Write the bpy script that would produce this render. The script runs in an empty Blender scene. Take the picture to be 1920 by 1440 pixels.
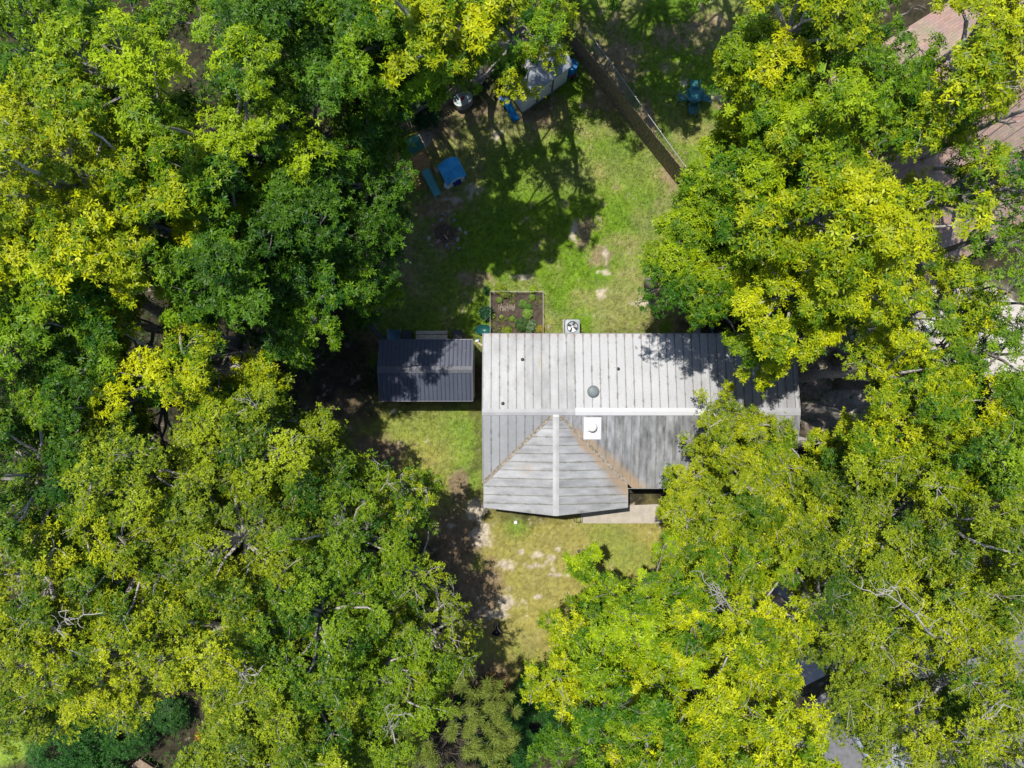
import bpy, math, random
import numpy as np
from mathutils import Vector
R_ = math.radians
SC = bpy.context.scene
COL = SC.collection
# ------------------------------------------------------------------ camera, light, exposure
H = 36.0                                   # drone height above the lawn
cam_d = bpy.data.cameras.new('camera'); cam = bpy.data.objects.new('camera', cam_d); COL.objects.link(cam)
cam.location = (0, 0, H); cam.rotation_euler = (0, 0, 0)
cam_d.sensor_width = 36; cam_d.lens = 24; cam_d.clip_end = 500
SC.camera = cam
SUNV = Vector((-0.205, 0.252, 1.0)).normalized()
w = bpy.data.worlds.new('World'); SC.world = w; w.use_nodes = True
nt = w.node_tree; bg = nt.nodes['Background']
sky = nt.nodes.new('ShaderNodeTexSky'); sky.sky_type = 'NISHITA'; sky.sun_disc = False; sky.ozone_density = 3.5
sky.sun_elevation = math.asin(SUNV.z); sky.sun_rotation = math.atan2(SUNV.x, SUNV.y)
nt.links.new(sky.outputs[0], bg.inputs[0]); bg.inputs[1].default_value = 0.125
sd = bpy.data.lights.new('sun', 'SUN'); sd.energy = 5.0; sd.angle = R_(0.53); sd.color = (1.0, 0.95, 0.86)
sun = bpy.data.objects.new('sun', sd); COL.objects.link(sun); sun.rotation_euler = SUNV.to_track_quat('Z', 'Y').to_euler()
sun.location = (-5, 6, 30)
SC.view_settings.view_transform = 'Standard'; SC.view_settings.look = 'None'
SC.view_settings.exposure = 0.0; SC.view_settings.gamma = 1.0
SC.render.engine = 'CYCLES'
SC.cycles.max_bounces = 6; SC.cycles.diffuse_bounces = 3; SC.cycles.transmission_bounces = 3

def sc(z): return 1280.0 / (H - z)
def W(px, py, z=0.0):
    s = sc(z); return ((px - 960) / s, (720 - py) / s)
def W3(px, py, z=0.0): return W(px, py, z) + (z,)
rng = np.random.default_rng(7)
random.seed(7)

# ------------------------------------------------------------------ noise
_perm = rng.random((256, 256))
def vnoise(x, y):
    xi = np.floor(x).astype(int); yi = np.floor(y).astype(int)
    fx = x - xi; fy = y - yi; fx = fx*fx*(3-2*fx); fy = fy*fy*(3-2*fy)
    g = lambda a, b: _perm[a & 255, b & 255]
    return (g(xi, yi)*(1-fx) + g(xi+1, yi)*fx)*(1-fy) + (g(xi, yi+1)*(1-fx) + g(xi+1, yi+1)*fx)*fy
def fbm(x, y, f=1.0, o=4):
    r = 0; a = .5; t = 0
    for k in range(o):
        r = r + a*vnoise(x*f+17.3*k, y*f+31.7*k); t += a; a *= .5; f *= 2.03
    return r/t
def sst(a, b, x): t = np.clip((x-a)/(b-a), 0, 1); return t*t*(3-2*t)
def lerp(a, b, t): return a + (b-a)*t

# ------------------------------------------------------------------ materials
MATS = {}
def mat(name, col, rough=.7, metal=0., spec=.4, var=.12, scale=6., bump=0., emit=None):
    if name in MATS: return MATS[name]
    m = bpy.data.materials.new(name); m.use_nodes = True; t = m.node_tree; b = t.nodes['Principled BSDF']
    b.inputs['Roughness'].default_value = rough; b.inputs['Metallic'].default_value = metal
    b.inputs['Specular IOR Level'].default_value = spec
    tc = t.nodes.new('ShaderNodeTexCoord'); n = t.nodes.new('ShaderNodeTexNoise')
    n.inputs['Scale'].default_value = scale; n.inputs['Detail'].default_value = 5
    t.links.new(tc.outputs['Object'], n.inputs['Vector'])
    cr = t.nodes.new('ShaderNodeValToRGB')
    cr.color_ramp.elements[0].position = .3; cr.color_ramp.elements[1].position = .72
    cr.color_ramp.elements[0].color = tuple(c*(1-var) for c in col) + (1,)
    cr.color_ramp.elements[1].color = tuple(min(1, c*(1+var)) for c in col) + (1,)
    t.links.new(n.outputs['Fac'], cr.inputs[0]); t.links.new(cr.outputs[0], b.inputs['Base Color'])
    if bump:
        bp = t.nodes.new('ShaderNodeBump'); bp.inputs['Strength'].default_value = bump; bp.inputs['Distance'].default_value = .02
        t.links.new(n.outputs['Fac'], bp.inputs['Height']); t.links.new(bp.outputs[0], b.inputs['Normal'])
    MATS[name] = m; return m
def attr_mat(name, rough=.8, nscale=40., nvar=.25, spec=.3, bump=.3, bdist=.03, metal=0., scale2=None):
    """surface colour from the mesh's own 'Col' attribute, broken up by procedural noise"""
    m = bpy.data.materials.new(name); m.use_nodes = True; t = m.node_tree; b = t.nodes['Principled BSDF']
    b.inputs['Roughness'].default_value = rough; b.inputs['Specular IOR Level'].default_value = spec
    b.inputs['Metallic'].default_value = metal
    a = t.nodes.new('ShaderNodeAttribute'); a.attribute_name = 'Col'
    tc = t.nodes.new('ShaderNodeTexCoord'); n = t.nodes.new('ShaderNodeTexNoise'); n.inputs['Scale'].default_value = nscale
    n.inputs['Detail'].default_value = 6; n.inputs['Roughness'].default_value = .7
    if scale2:
        mp = t.nodes.new('ShaderNodeMapping'); mp.inputs['Scale'].default_value = scale2
        t.links.new(tc.outputs['Object'], mp.inputs['Vector']); t.links.new(mp.outputs[0], n.inputs['Vector'])
    else: t.links.new(tc.outputs['Object'], n.inputs['Vector'])
    mr = t.nodes.new('ShaderNodeMapRange'); mr.inputs['From Min'].default_value = .3; mr.inputs['From Max'].default_value = .7
    mr.inputs['To Min'].default_value = 1-nvar; mr.inputs['To Max'].default_value = 1+nvar
    t.links.new(n.outputs['Fac'], mr.inputs['Value'])
    mx = t.nodes.new('ShaderNodeVectorMath'); mx.operation = 'SCALE'
    t.links.new(a.outputs['Color'], mx.inputs[0]); t.links.new(mr.outputs[0], mx.inputs['Scale'])
    t.links.new(mx.outputs[0], b.inputs['Base Color'])
    if bump:
        bp = t.nodes.new('ShaderNodeBump'); bp.inputs['Strength'].default_value = bump; bp.inputs['Distance'].default_value = bdist
        t.links.new(n.outputs['Fac'], bp.inputs['Height']); t.links.new(bp.outputs[0], b.inputs['Normal'])
    return m
def leaf_mat(name, trans=.11, rough=.45):
    m = bpy.data.materials.new(name); m.use_nodes = True; t = m.node_tree; b = t.nodes['Principled BSDF']
    b.inputs['Roughness'].default_value = rough; b.inputs['Specular IOR Level'].default_value = .2
    a = t.nodes.new('ShaderNodeAttribute'); a.attribute_name = 'Col'
    tr = t.nodes.new('ShaderNodeBsdfTranslucent'); mx = t.nodes.new('ShaderNodeMixShader'); mx.inputs[0].default_value = trans
    hs = t.nodes.new('ShaderNodeVectorMath'); hs.operation = 'MULTIPLY'; hs.inputs[1].default_value = (1.5, 1.35, .6)
    t.links.new(a.outputs['Color'], b.inputs['Base Color']); t.links.new(a.outputs['Color'], hs.inputs[0])
    t.links.new(hs.outputs[0], tr.inputs[0])
    t.links.new(b.outputs[0], mx.inputs[1]); t.links.new(tr.outputs[0], mx.inputs[2])
    t.links.new(mx.outputs[0], t.nodes['Material Output'].inputs['Surface'])
    return m
LEAF = leaf_mat('leaf'); NEEDLE = leaf_mat('needle', .15, .6)
BARK_PALE = mat('bark_pale', (.42, .39, .36), .85, var=.35, scale=9, bump=.4)
BARK_GREY = mat('bark_grey', (.24, .22, .20), .9, var=.4, scale=7, bump=.5)
BARK_DARK = mat('bark_dark', (.10, .08, .065), .9, var=.35, scale=7, bump=.5)
WOOD_OLD = mat('wood_old', (.20, .155, .115), .9, var=.4, scale=5, bump=.3)
WOOD_PALE = mat('wood_pale', (.50, .43, .34), .8, var=.25, scale=7)
WOOD_ORANGE = mat('wood_orange', (.34, .19, .08), .75, var=.25, scale=7)
WHITE = mat('white_paint', (.82, .84, .86), .5, var=.07, scale=3)
WHITE_PL = mat('white_plastic', (.78, .78, .76), .35, var=.04)
TRIM = mat('brown_trim', (.16, .12, .11), .7)
STEEL = mat('galvanised', (.48, .50, .52), .4, .6, var=.1)
DARKM = mat('dark_metal', (.05, .052, .06), .5, .3)
BLACK = mat('black_plastic', (.015, .016, .02), .4)
CHAR = mat('charcoal_plastic', (.035, .037, .05), .5)
BLUE = mat('blue_plastic', (.01, .21, .52), .35, var=.08)
NAVY = mat('navy_plastic', (.012, .03, .25), .4)
LBLUE = mat('light_blue_plastic', (.30, .52, .66), .4)
TEAL = mat('teal_plastic', (.02, .18, .22), .4, var=.1)
TEALL = mat('slide_green', (.09, .36, .38), .35, var=.15, scale=3)
TEALD = mat('teal_dark', (.015, .075, .10), .5)
GREENP = mat('green_fabric', (.015, .13, .10), .6)
YEL = mat('yellow_plastic', (.55, .42, .03), .4)
RED = mat('red_plastic', (.42, .015, .012), .4)
CONC = mat('concrete', (.42, .38, .32), .9, var=.15, scale=3, bump=.2)
CONC2 = mat('pale_concrete', (.50, .46, .42), .9, var=.15, scale=2, bump=.2)
STONE = mat('stone', (.27, .27, .26), .9, var=.3, scale=9, bump=.4)
SIDING = mat('siding', (.50, .47, .41), .7)
GLASS = mat('window_glass', (.04, .05, .06), .1)

# ------------------------------------------------------------------ object helpers
def tag(o, label=None, cat=None, group=None, kind=None):
    if label: o['label'] = label
    if cat: o['category'] = cat
    if group: o['group'] = group
    if kind: o['kind'] = kind
    return o
def empty(name, loc, rz=0, label=None, cat=None, group=None):
    o = bpy.data.objects.new(name, None); COL.objects.link(o); o.location = loc; o.rotation_euler = (0, 0, rz)
    o.empty_display_size = .2
    return tag(o, label, cat, group)
def link(name, me, m, parent=None):
    o = bpy.data.objects.new(name, me); COL.objects.link(o)
    if m: me.materials.append(m)
    if parent: o.parent = parent
    return o
def np_mesh(name, V, F, cols=None, dom='FACE', smooth=False):
    V = np.asarray(V, np.float32); F = np.asarray(F, np.int32); n = F.shape[1]
    me = bpy.data.meshes.new(name); me.vertices.add(len(V)); me.loops.add(F.size); me.polygons.add(len(F))
    me.vertices.foreach_set('co', V.ravel()); me.loops.foreach_set('vertex_index', F.ravel())
    me.polygons.foreach_set('loop_start', np.arange(0, F.size, n, dtype=np.int32))
    me.polygons.foreach_set('loop_total', np.full(len(F), n, np.int32))
    if smooth: me.polygons.foreach_set('use_smooth', np.ones(len(F), bool))
    me.update(calc_edges=True)
    if cols is not None:
        a = me.attributes.new('Col', 'FLOAT_COLOR', dom); c = np.ones((len(cols), 4), np.float32); c[:, :3] = cols
        a.data.foreach_set('color', c.ravel())
    return me
class MB:
    def __init__(s): s.v = []; s.f = []
    def add(s, vs, fs):
        k = len(s.v); s.v += [tuple(v) for v in vs]; s.f += [tuple(i+k for i in f) for f in fs]; return s
    def box(s, c, d, rz=0, rx=0, ry=0):
        from mathutils import Euler
        e = Euler((rx, ry, rz)).to_matrix(); c = Vector(c); vs = []
        for z in (-.5, .5):
            for x, y in ((-.5, -.5), (.5, -.5), (.5, .5), (-.5, .5)): vs.append(c + e @ Vector((x*d[0], y*d[1], z*d[2])))
        return s.add(vs, [(3, 2, 1, 0), (4, 5, 6, 7), (0, 1, 5, 4), (1, 2, 6, 5), (2, 3, 7, 6), (3, 0, 4, 7)])
    def bar(s, a, b, w, h):
        a = Vector(a); b = Vector(b); d = (b-a); l = d.length; d.normalize()
        up = Vector((0, 0, 1)) if abs(d.z) < .95 else Vector((1, 0, 0)); sd = d.cross(up).normalized(); up = sd.cross(d)
        vs = [p + sd*x*w/2 + up*y*h/2 for p in (a, b) for x, y in ((-1, -1), (1, -1), (1, 1), (-1, 1))]
        return s.add(vs, [(0, 1, 2, 3), (7, 6, 5, 4), (0, 4, 5, 1), (1, 5, 6, 2), (2, 6, 7, 3), (3, 7, 4, 0)])
    def tube(s, pts, r, n=8, cap=True):
        pts = [Vector(p) for p in pts]; rs = r if isinstance(r, (list, tuple)) else [r]*len(pts); vs = []; fs = []
        for i, p in enumerate(pts):
            d = (pts[min(i+1, len(pts)-1)] - pts[max(i-1, 0)]).normalized()
            up = Vector((0, 0, 1)) if abs(d.z) < .9 else Vector((1, 0, 0)); a = d.cross(up).normalized(); b = d.cross(a)
            for k in range(n):
                t = 2*math.pi*k/n; vs.append(p + (a*math.cos(t) + b*math.sin(t))*rs[i])
        for i in range(len(pts)-1):
            for k in range(n): fs.append((i*n+k, i*n+(k+1) % n, (i+1)*n+(k+1) % n, (i+1)*n+k))
        if cap: fs.append(tuple(range(n))[::-1]); fs.append(tuple((len(pts)-1)*n+k for k in range(n)))
        return s.add(vs, fs)
    def lathe(s, c, prof, n=24, sx=1, sy=1, rz=0, capt=True, capb=True):
        vs = []; fs = []
        for r, z in prof:
            for k in range(n):
                t = 2*math.pi*k/n; x = r*math.cos(t)*sx; y = r*math.sin(t)*sy
                vs.append((c[0]+x*math.cos(rz)-y*math.sin(rz), c[1]+x*math.sin(rz)+y*math.cos(rz), c[2]+z))
        for i in range(len(prof)-1):
            for k in range(n): fs.append((i*n+k, i*n+(k+1) % n, (i+1)*n+(k+1) % n, (i+1)*n+k))
        if capb: fs.append(tuple(range(n))[::-1])
        if capt: fs.append(tuple((len(prof)-1)*n+k for k in range(n)))
        return s.add(vs, fs)
    def prism(s, poly, z0, z1):
        n = len(poly); vs = [(x, y, z0) for x, y in poly] + [(x, y, z1) for x, y in poly]
        return s.add(vs, [tuple(range(n))[::-1], tuple(range(n, 2*n))] + [(i, (i+1) % n, n+(i+1) % n, n+i) for i in range(n)])
    def stadium(s, c, L, Wd, z0, z1, n=10, rz=0, top=True, bottom=True, grow=1.0):
        r = Wd/2; h = L/2-r; poly = []
        for k in range(n+1): t = -math.pi/2+math.pi*k/n; poly.append((h+r*math.cos(t), r*math.sin(t)))
        for k in range(n+1): t = math.pi/2+math.pi*k/n; poly.append((-h+r*math.cos(t), r*math.sin(t)))
        cr, sr = math.cos(rz), math.sin(rz); m = len(poly)
        f = lambda g, z: [(c[0]+(x*cr-y*sr)*g, c[1]+(x*sr+y*cr)*g, z) for x, y in poly]
        vs = f(1, z0)+f(grow, z1); fs = [(i, (i+1) % m, m+(i+1) % m, m+i) for i in range(m)]
        if bottom: fs.append(tuple(range(m))[::-1])
        if top: fs.append(tuple(range(m, 2*m)))
        return s.add(vs, fs)
    def build(s, name, m, parent=None, smooth=False, bevel=0):
        me = bpy.data.meshes.new(name); me.from_pydata([tuple(v) for v in s.v], [], s.f); me.update()
        if smooth:
            for p in me.polygons: p.use_smooth = True
        o = link(name, me, m, parent)
        if bevel:
            b = o.modifiers.new('bevel', 'BEVEL'); b.width = bevel; b.segments = 2; b.limit_method = 'ANGLE'
        return o
def copy_tree(o, parent=None):
    c = o.copy(); COL.objects.link(c); c.parent = parent
    for ch in list(o.children): copy_tree(ch, c)
    return c

# ------------------------------------------------------------------ polygons in photo pixels -> test helper
def in_poly(px, py, poly):
    px = np.atleast_1d(px); py = np.atleast_1d(py); ins = np.zeros(len(px), bool); n = len(poly)
    for i in range(n):
        x0, y0 = poly[i]; x1, y1 = poly[(i+1) % n]
        c = ((y0 > py) != (y1 > py)); t = (x1-x0)*(py-y0)/((y1-y0) if y1 != y0 else 1e-9)+x0
        ins ^= c & (px < t)
    return ins
def d_poly(px, py, poly):
    """signed distance in the same units, negative inside"""
    px = np.atleast_1d(px).astype(float); py = np.atleast_1d(py).astype(float); d = np.full(px.shape, 1e9); n = len(poly)
    for i in range(n):
        x0, y0 = poly[i]; x1, y1 = poly[(i+1) % n]; ex, ey = x1-x0, y1-y0; L = ex*ex+ey*ey+1e-9
        t = np.clip(((px-x0)*ex+(py-y0)*ey)/L, 0, 1); d = np.minimum(d, np.hypot(px-x0-t*ex, py-y0-t*ey))
    return np.where(in_poly(px, py, poly), -d, d)
def gpoly(pts, z=0): return [W(x, y, z) for x, y in pts]

# ================================================================== GROUND
# materials of the ground by place: worn sand, bare dirt, leaf litter, lawn
def gaussblob(X, Y, px, py, rx, ry, rz=0):
    cx, cy = W(px, py); rx /= 35.6; ry /= 35.6; dx = X-cx; dy = Y-cy
    u = dx*math.cos(rz)+dy*math.sin(rz); v = -dx*math.sin(rz)+dy*math.cos(rz)
    return np.exp(-((u/rx)**2+(v/ry)**2))
def ground_fields(X, Y):
    n5 = fbm(X+5, Y+50, 5.5, 3); n1 = fbm(X, Y, .35, 4); n2 = fbm(X+40, Y-13, 1.1, 4); n3 = fbm(X-70, Y+9, 4., 3)
    lawn = gpoly([(1060, -60), (1420, -60), (1420, 330), (1290, 380), (1290, 640), (880, 650), (715, 660), (640, 560), (720, 420), (730, 260), (800, 190), (1000, 200), (1070, 110)])
    front = gpoly([(700, 770), (906, 770), (906, 960), (1300, 960), (1330, 1080), (1150, 1140), (960, 1300), (880, 1280), (800, 1000), (640, 850), (580, 760)])
    ll = d_poly(X.ravel(), Y.ravel(), lawn).reshape(X.shape); lf = d_poly(X.ravel(), Y.ravel(), front).reshape(X.shape)
    wl = sst(1.0, -1.0, ll+(n2-.5)*2.5); wf = sst(1.0, -1.0, lf+(n2-.5)*2.5)
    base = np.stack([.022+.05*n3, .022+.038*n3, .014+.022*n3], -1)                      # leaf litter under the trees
    lush = np.stack([.10+.09*n2, .19+.12*n2, .012+.014*n3], -1)
    dry = np.stack([.20+.08*n2, .225+.07*n2, .065+.03*n3], -1)
    dirt = np.stack([.225+.10*n3, .16+.07*n3, .105+.05*n3], -1)
    sand = np.stack([.42+.14*n3, .36+.12*n3, .28+.1*n3], -1)
    g = lambda a, b, t: a+(b-a)*t[..., None]
    # back lawn
    dryness = sst(.50, .68, n1)*.75 + sst(.55, .75, n2)*.45
    for b in ((850, 300, 80, 90), (790, 520, 60, 90), (1130, 320, 60, 40), (1235, 300, 50, 70), (1180, 210, 40, 40), (1050, 330, 60, 30), (990, 250, 60, 25), (1130, 90, 60, 60), (1180, 570, 60, 25), (930, 240, 70, 40)):
        dryness += .6*gaussblob(X, Y, *b)
    c = g(lush, dry, np.clip(dryness, 0, 1))
    brown = 0
    for b in ((800, 235, 60, 60), (760, 300, 40, 60), (820, 390, 55, 30), (880, 205, 90, 30), (1000, 215, 50, 25), (1150, 130, 50, 90), (1210, 230, 20, 60), (830, 440, 45, 40), (760, 480, 25, 60), (1250, 560, 60, 40), (1300, 600, 60, 40), (1300, 60, 90, 40), (900, 520, 50, 15), (1095, 440, 16, 40), (1130, 480, 30, 25), (1260, 330, 20, 50), (690, 640, 50, 60), (1350, 190, 30, 25)):
        brown = np.maximum(brown, gaussblob(X, Y, *b))
    c = g(c, dirt, np.clip(sst(.2, .85, brown*.95+(n2-.5)*1.1+(n3-.5)*.6+(n5-.5)*.8), 0, 1)*.8)
    # front lawn
    olive = np.stack([.25+.08*n2, .225+.07*n2, .06+.03*n3], -1)
    green2 = np.stack([.16+.05*n2, .25+.06*n2, .03+.02*n3], -1)
    gm = np.clip(.5*sst(.5, .7, n1)+gaussblob(X, Y, 970, 985, 25, 22)+.8*gaussblob(X, Y, 880, 850, 40, 80)+.6*gaussblob(X, Y, 780, 800, 120, 50), 0, 1)
    c2 = g(olive, green2, gm)
    br2 = 0
    for b in ((850, 1030, 60, 110), (900, 1120, 50, 80), (640, 730, 90, 70), (720, 700, 60, 40), (860, 920, 25, 40), (900, 1270, 70, 40), (700, 850, 60, 40)): br2 = np.maximum(br2, gaussblob(X, Y, *b))
    c2 = g(c2, dirt*.8, sst(.25, .7, br2+(n2-.5)*.8)*.9)
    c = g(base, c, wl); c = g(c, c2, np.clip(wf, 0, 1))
    # sand patches
    sm = 0
    for b in ((794, 256, 16, 14), (797, 270, 9, 10), (886, 357, 18, 16, .5), (1012, 1040, 22, 9), (1028, 1048, 14, 12), (1000, 1062, 24, 9), (950, 1058, 16, 9), (978, 1034, 7, 6), (1045, 1030, 8, 7), (1040, 1077, 24, 4), (1008, 1118, 12, 7), (1035, 1062, 6, 10), (890, 960, 20, 22), (905, 1000, 20, 30), (945, 1130, 22, 20), (925, 1155, 30, 15), (1215, 570, 28, 8), (1128, 550, 10, 8), (1135, 478, 8, 20), (1130, 510, 14, 7), (1120, 975, 40, 6), (1075, 430, 8, 22), (980, 520, 24, 6), (1340, 180, 14, 12), (817, 318, 10, 10), (1280, 155, 8, 10), (930, 255, 8, 10), (850, 375, 20, 6), (1075, 138, 10, 8), (740, 770, 10, 7), (845, 985, 8, 6), (1090, 200, 5, 4)):
        sm = np.maximum(sm, gaussblob(X, Y, *b))
    c = g(c, sand, sst(.30, .72, sm*.95+(n2-.5)*.8+(n3-.5)*.8+(n5-.5)*.8)*.85)
    # neighbour's swept ground on the right, road side soil
    rs = np.clip(gaussblob(X, Y, 1760, 640, 190, 120)*1.5, 0, 1)
    c = g(c, sand*1.05, sst(.3, .7, rs+(n2-.5)*.5))
    rb = np.clip(gaussblob(X, Y, 1560, 730, 80, 100)*1.5, 0, 1); c = g(c, np.stack([.23+.1*n3, .19+.08*n3, .15+.07*n3], -1), sst(.3, .7, rb+(n2-.5)*.4))
    bl = gaussblob(X, Y, 10, 1400, 60, 45); c = g(c, np.stack([.2+.05*n2, .3+.05*n2, .03+.02*n3], -1), sst(.3, .7, bl+(n2-.5)*.3))
    br = gaussblob(X, Y, 1545, 120, 30, 30); c = g(c, lush*1.1, sst(.3, .7, br))
    # coarse mottling
    n4 = fbm(X*1.0, Y*1.0, 9., 3)
    return c*(0.5+1.0*n4)[..., None], np.maximum(wl, wf), sm
def axis(a, b, st):
    out = list(np.arange(a, b, st)); d = st; l = a; r_ = out[-1]; L_ = []; R2 = []
    while l > -150: d *= 1.13; l -= d; r_ += d; L_.append(l); R2.append(r_)
    return np.array(L_[::-1]+out+R2)
gx = axis(-28, 28, .085); gy = axis(-21.5, 21.5, .085)
X, Y = np.meshgrid(gx, gy)
gc, glawn, gsand = ground_fields(X, Y)
Z = (fbm(X, Y, .5, 3)-.5)*.05 + (fbm(X, Y, 5, 2)-.5)*.03
V = np.stack([X.ravel(), Y.ravel(), Z.ravel()-.01], -1); ny, nx = X.shape
idx = np.arange(nx*ny).reshape(ny, nx)
F = np.stack([idx[:-1, :-1].ravel(), idx[:-1, 1:].ravel(), idx[1:, 1:].ravel(), idx[1:, :-1].ravel()], -1)
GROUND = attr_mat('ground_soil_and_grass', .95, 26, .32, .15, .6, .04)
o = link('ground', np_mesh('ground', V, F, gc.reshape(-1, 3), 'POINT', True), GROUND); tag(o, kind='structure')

# grass tufts: one uncountable mass
def make_grass():
    N = 150000
    x = rng.uniform(-11, 12.5, N); y = rng.uniform(-16, 20, N)
    c, lw, sm = ground_fields(x[None, :], y[None, :]); c = c[0]; lw = lw[0]; sm = sm[0]
    green = (c[:, 1] > c[:, 0]*.98)
    keep = (lw > .5) & (sm < .3) & (rng.random(N) < np.where(green, .95, .3))
    keep &= ~((x > -1.3) & (x < 13.8) & (y > -5.9) & (y < 2.3)) & ~((x > -1.2) & (x < 1.7) & (y > 2.6) & (y < 4.9))
    keep &= ~((x > -6.5) & (x < -2) & (y > -.8) & (y < 2.1)) & ~((x > 3.4) & (x < 9) & (y > -7.3) & (y < -6.4))
    x = x[keep]; y = y[keep]; c = c[keep]; n = len(x); k = 3
    P = np.stack([x, y, np.zeros(n)], -1)
    P = np.repeat(P, k, 0); cc = np.repeat(c, k, 0)*rng.uniform(.6, 1.5, (n*k, 1)); m = n*k
    P[:, :2] += rng.normal(0, .03, (m, 2)); a = rng.uniform(0, 2*np.pi, m); h = rng.uniform(.03, .085, m); l = rng.uniform(.02, .07, m)
    d = np.stack([np.cos(a), np.sin(a), np.zeros(m)], -1); s = np.stack([-np.sin(a), np.cos(a), np.zeros(m)], -1)*rng.uniform(.006, .014, (m, 1))
    h = h*(.7+1.3*(rng.random(m) < .12))
    V = np.stack([P-s, P+s, P+d*l[:, None]+np.array([0, 0, 1])*h[:, None]], 1).reshape(-1, 3)
    F = np.arange(m*3).reshape(-1, 3)
    o = link('grass', np_mesh('grass', V, F, cc), LEAF); tag(o, 'short lawn grass growing around the house and back yard', 'grass', kind='stuff')
make_grass()

def sheet(name, poly, z, m, kind='structure'):
    b = MB(); b.prism(poly, z-.05, z); o = b.build(name, m); tag(o, kind=kind); return o
sheet('walkway', gpoly([(1088, 951), (1262, 944), (1420, 950), (1420, 985), (1262, 981), (1090, 981)]), .035, CONC)
ROADM = mat('asphalt', (.17, .17, .18), .9, var=.2, scale=4, bump=.3)
sheet('driveway', gpoly([(1310, 1060), (1540, 1030), (1600, 1240), (1420, 1330), (1340, 1200)]), .03, mat('worn_concrete', (.36, .33, .31), .9, var=.2, scale=2, bump=.2))
sheet('road', gpoly([(1380, 1560), (1500, 1330), (1660, 1220), (2300, 860), (2400, 1200), (2000, 1700)]), .026, ROADM)
sheet('patio', gpoly([(1660, 560), (1830, 520), (1960, 600), (1900, 720), (1700, 740)]), .03, CONC2)

# ================================================================== HOUSE
ROOFM = attr_mat('painted_metal_roof', .5, 14, .10, .4, .06, .01, scale2=(1, 1, 1))
ZE, ZR = 2.72, 3.37; X0, X1 = -1.41, 13.75; YN, YR, YS = 2.45, -1.32, -5.08; GX = 2.10; SL = (ZR-ZE)/(YN-YR)
house = empty('house', (6.2, -1.3, 0), 0, 'grey and white metal-roofed house with a crossing gable on its lower side', 'house')
def hpart(o): o.parent = house; o.matrix_parent_inverse = house.matrix_basis.inverted(); return o
house_inv = None
def under(o, root):
    o.parent = root; o.location = Vector(o.location) - Vector(root.location); return o
offs = np.array([0, .012, .035, .075, .14, .203, .27, .33, .37, .393])
def seam_coords(a, b, pw=.405):
    out = []; x = a
    while x < b-1e-6:
        for q in offs:
            if x+q < b: out.append(x+q)
        x += pw
    out.append(b); return np.array(out)
def roof_colour(X, Y, across, along, seam_d, pid, zone):
    """weathered painted sheet: per-panel tone, blotches, grime at the seams, rust near valleys"""
    n1 = fbm(X, Y, 1.2, 4); n2 = fbm(X*3, Y*.8, 2.2, 4) if zone in ('n', 's') else fbm(X*.8, Y*3, 2.2, 4)
    pr = _perm[(pid*37+11) & 255, (pid*91+5) & 255]
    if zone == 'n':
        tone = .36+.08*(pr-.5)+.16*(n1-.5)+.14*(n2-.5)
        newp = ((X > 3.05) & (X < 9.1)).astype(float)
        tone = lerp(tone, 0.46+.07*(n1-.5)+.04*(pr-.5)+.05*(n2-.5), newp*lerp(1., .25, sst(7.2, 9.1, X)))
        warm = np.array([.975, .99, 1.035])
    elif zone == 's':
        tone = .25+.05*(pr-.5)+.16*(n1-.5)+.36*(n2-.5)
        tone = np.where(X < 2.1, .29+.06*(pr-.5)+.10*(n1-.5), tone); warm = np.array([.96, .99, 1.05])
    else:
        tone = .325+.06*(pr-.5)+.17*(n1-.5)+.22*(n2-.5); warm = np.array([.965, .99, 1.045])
    c = tone[..., None]*warm
    # dirt at seams: thin dark line with blobs
    g = fbm(X, Y, 6., 3); blob = sst(.56, .72, g)
    line = np.exp(-(seam_d/.02)**2)*(.62+.3*sst(.35, .6, g)) + np.exp(-(seam_d/.045)**2)*blob*.8*sst(.3,.6,fbm(X, Y, .9, 2))
    if zone == 'n': line = line*lerp(1., 1.0, 0)
    grime = np.array([.10, .095, .06]); c = c+(grime-c)*np.clip(line, 0, .9)[..., None]
    # rust along the valleys
    dv1 = np.abs((X-GX)-(-(Y-YR)))/1.414; dv2 = np.abs((X-GX)+(-(Y-YR))*1.0)/1.414   # right valley: x-GX = -(y-YR); left: x-GX = (y-YR)
    dr = np.abs((X-GX)+(Y-YR))/1.414; dl = np.abs((X-GX)-(Y-YR))/1.414
    down = np.clip((YR-Y)/3.6, 0, 1)
    rs = sst(1.0, .25, dr/(.10+.75*down+.5*(fbm(X+5, Y, 1.7, 3)-.5))) * sst(.22, .5, fbm(X, Y, 2.6, 4)+.22*down) * sst(-1.7, -2.4, Y)
    rs = np.maximum(rs, sst(.5, .0, dr/.22)*.7); rs = np.where(X > GX, rs, 0)
    rl = sst(.35, .0, dl/(.16+.1*down))*sst(.36, .55, fbm(X+9, Y, 3.2, 4))*.8; rl = np.where(X < GX, rl, 0)
    if zone != 'n':
        rust = np.stack([.27+.1*n1, .20+.06*n1, .13+.03*n1], -1); t = np.clip((rs+rl)*(.45+.9*fbm(X, Y, 7, 3)), 0, .9)[..., None]; c = c+(rust-c)*t
    if zone in ('gl', 'gr'):
        p = np.exp(-(((X-.65)/.35)**2+((Y+4.1)/.22)**2))*sst(.4, .6, g)*.6; c = c+(np.array([.36, .27, .17])-c)*p[..., None]
    if zone == 'n':
        p = np.exp(-(((X-1.33)/.1)**2+((Y-1.05)/.35)**2))*.6; c = c+(np.array([.34, .32, .2])-c)*p[..., None]
        edge = sst(2.30, 2.45, Y+.1*(seam_d < .05))*np.exp(-(seam_d/.07)**2)*.8; c = c+(np.array([.25, .14, .07])-c)*edge[..., None]
    return np.clip(c, .02, .85)
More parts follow.
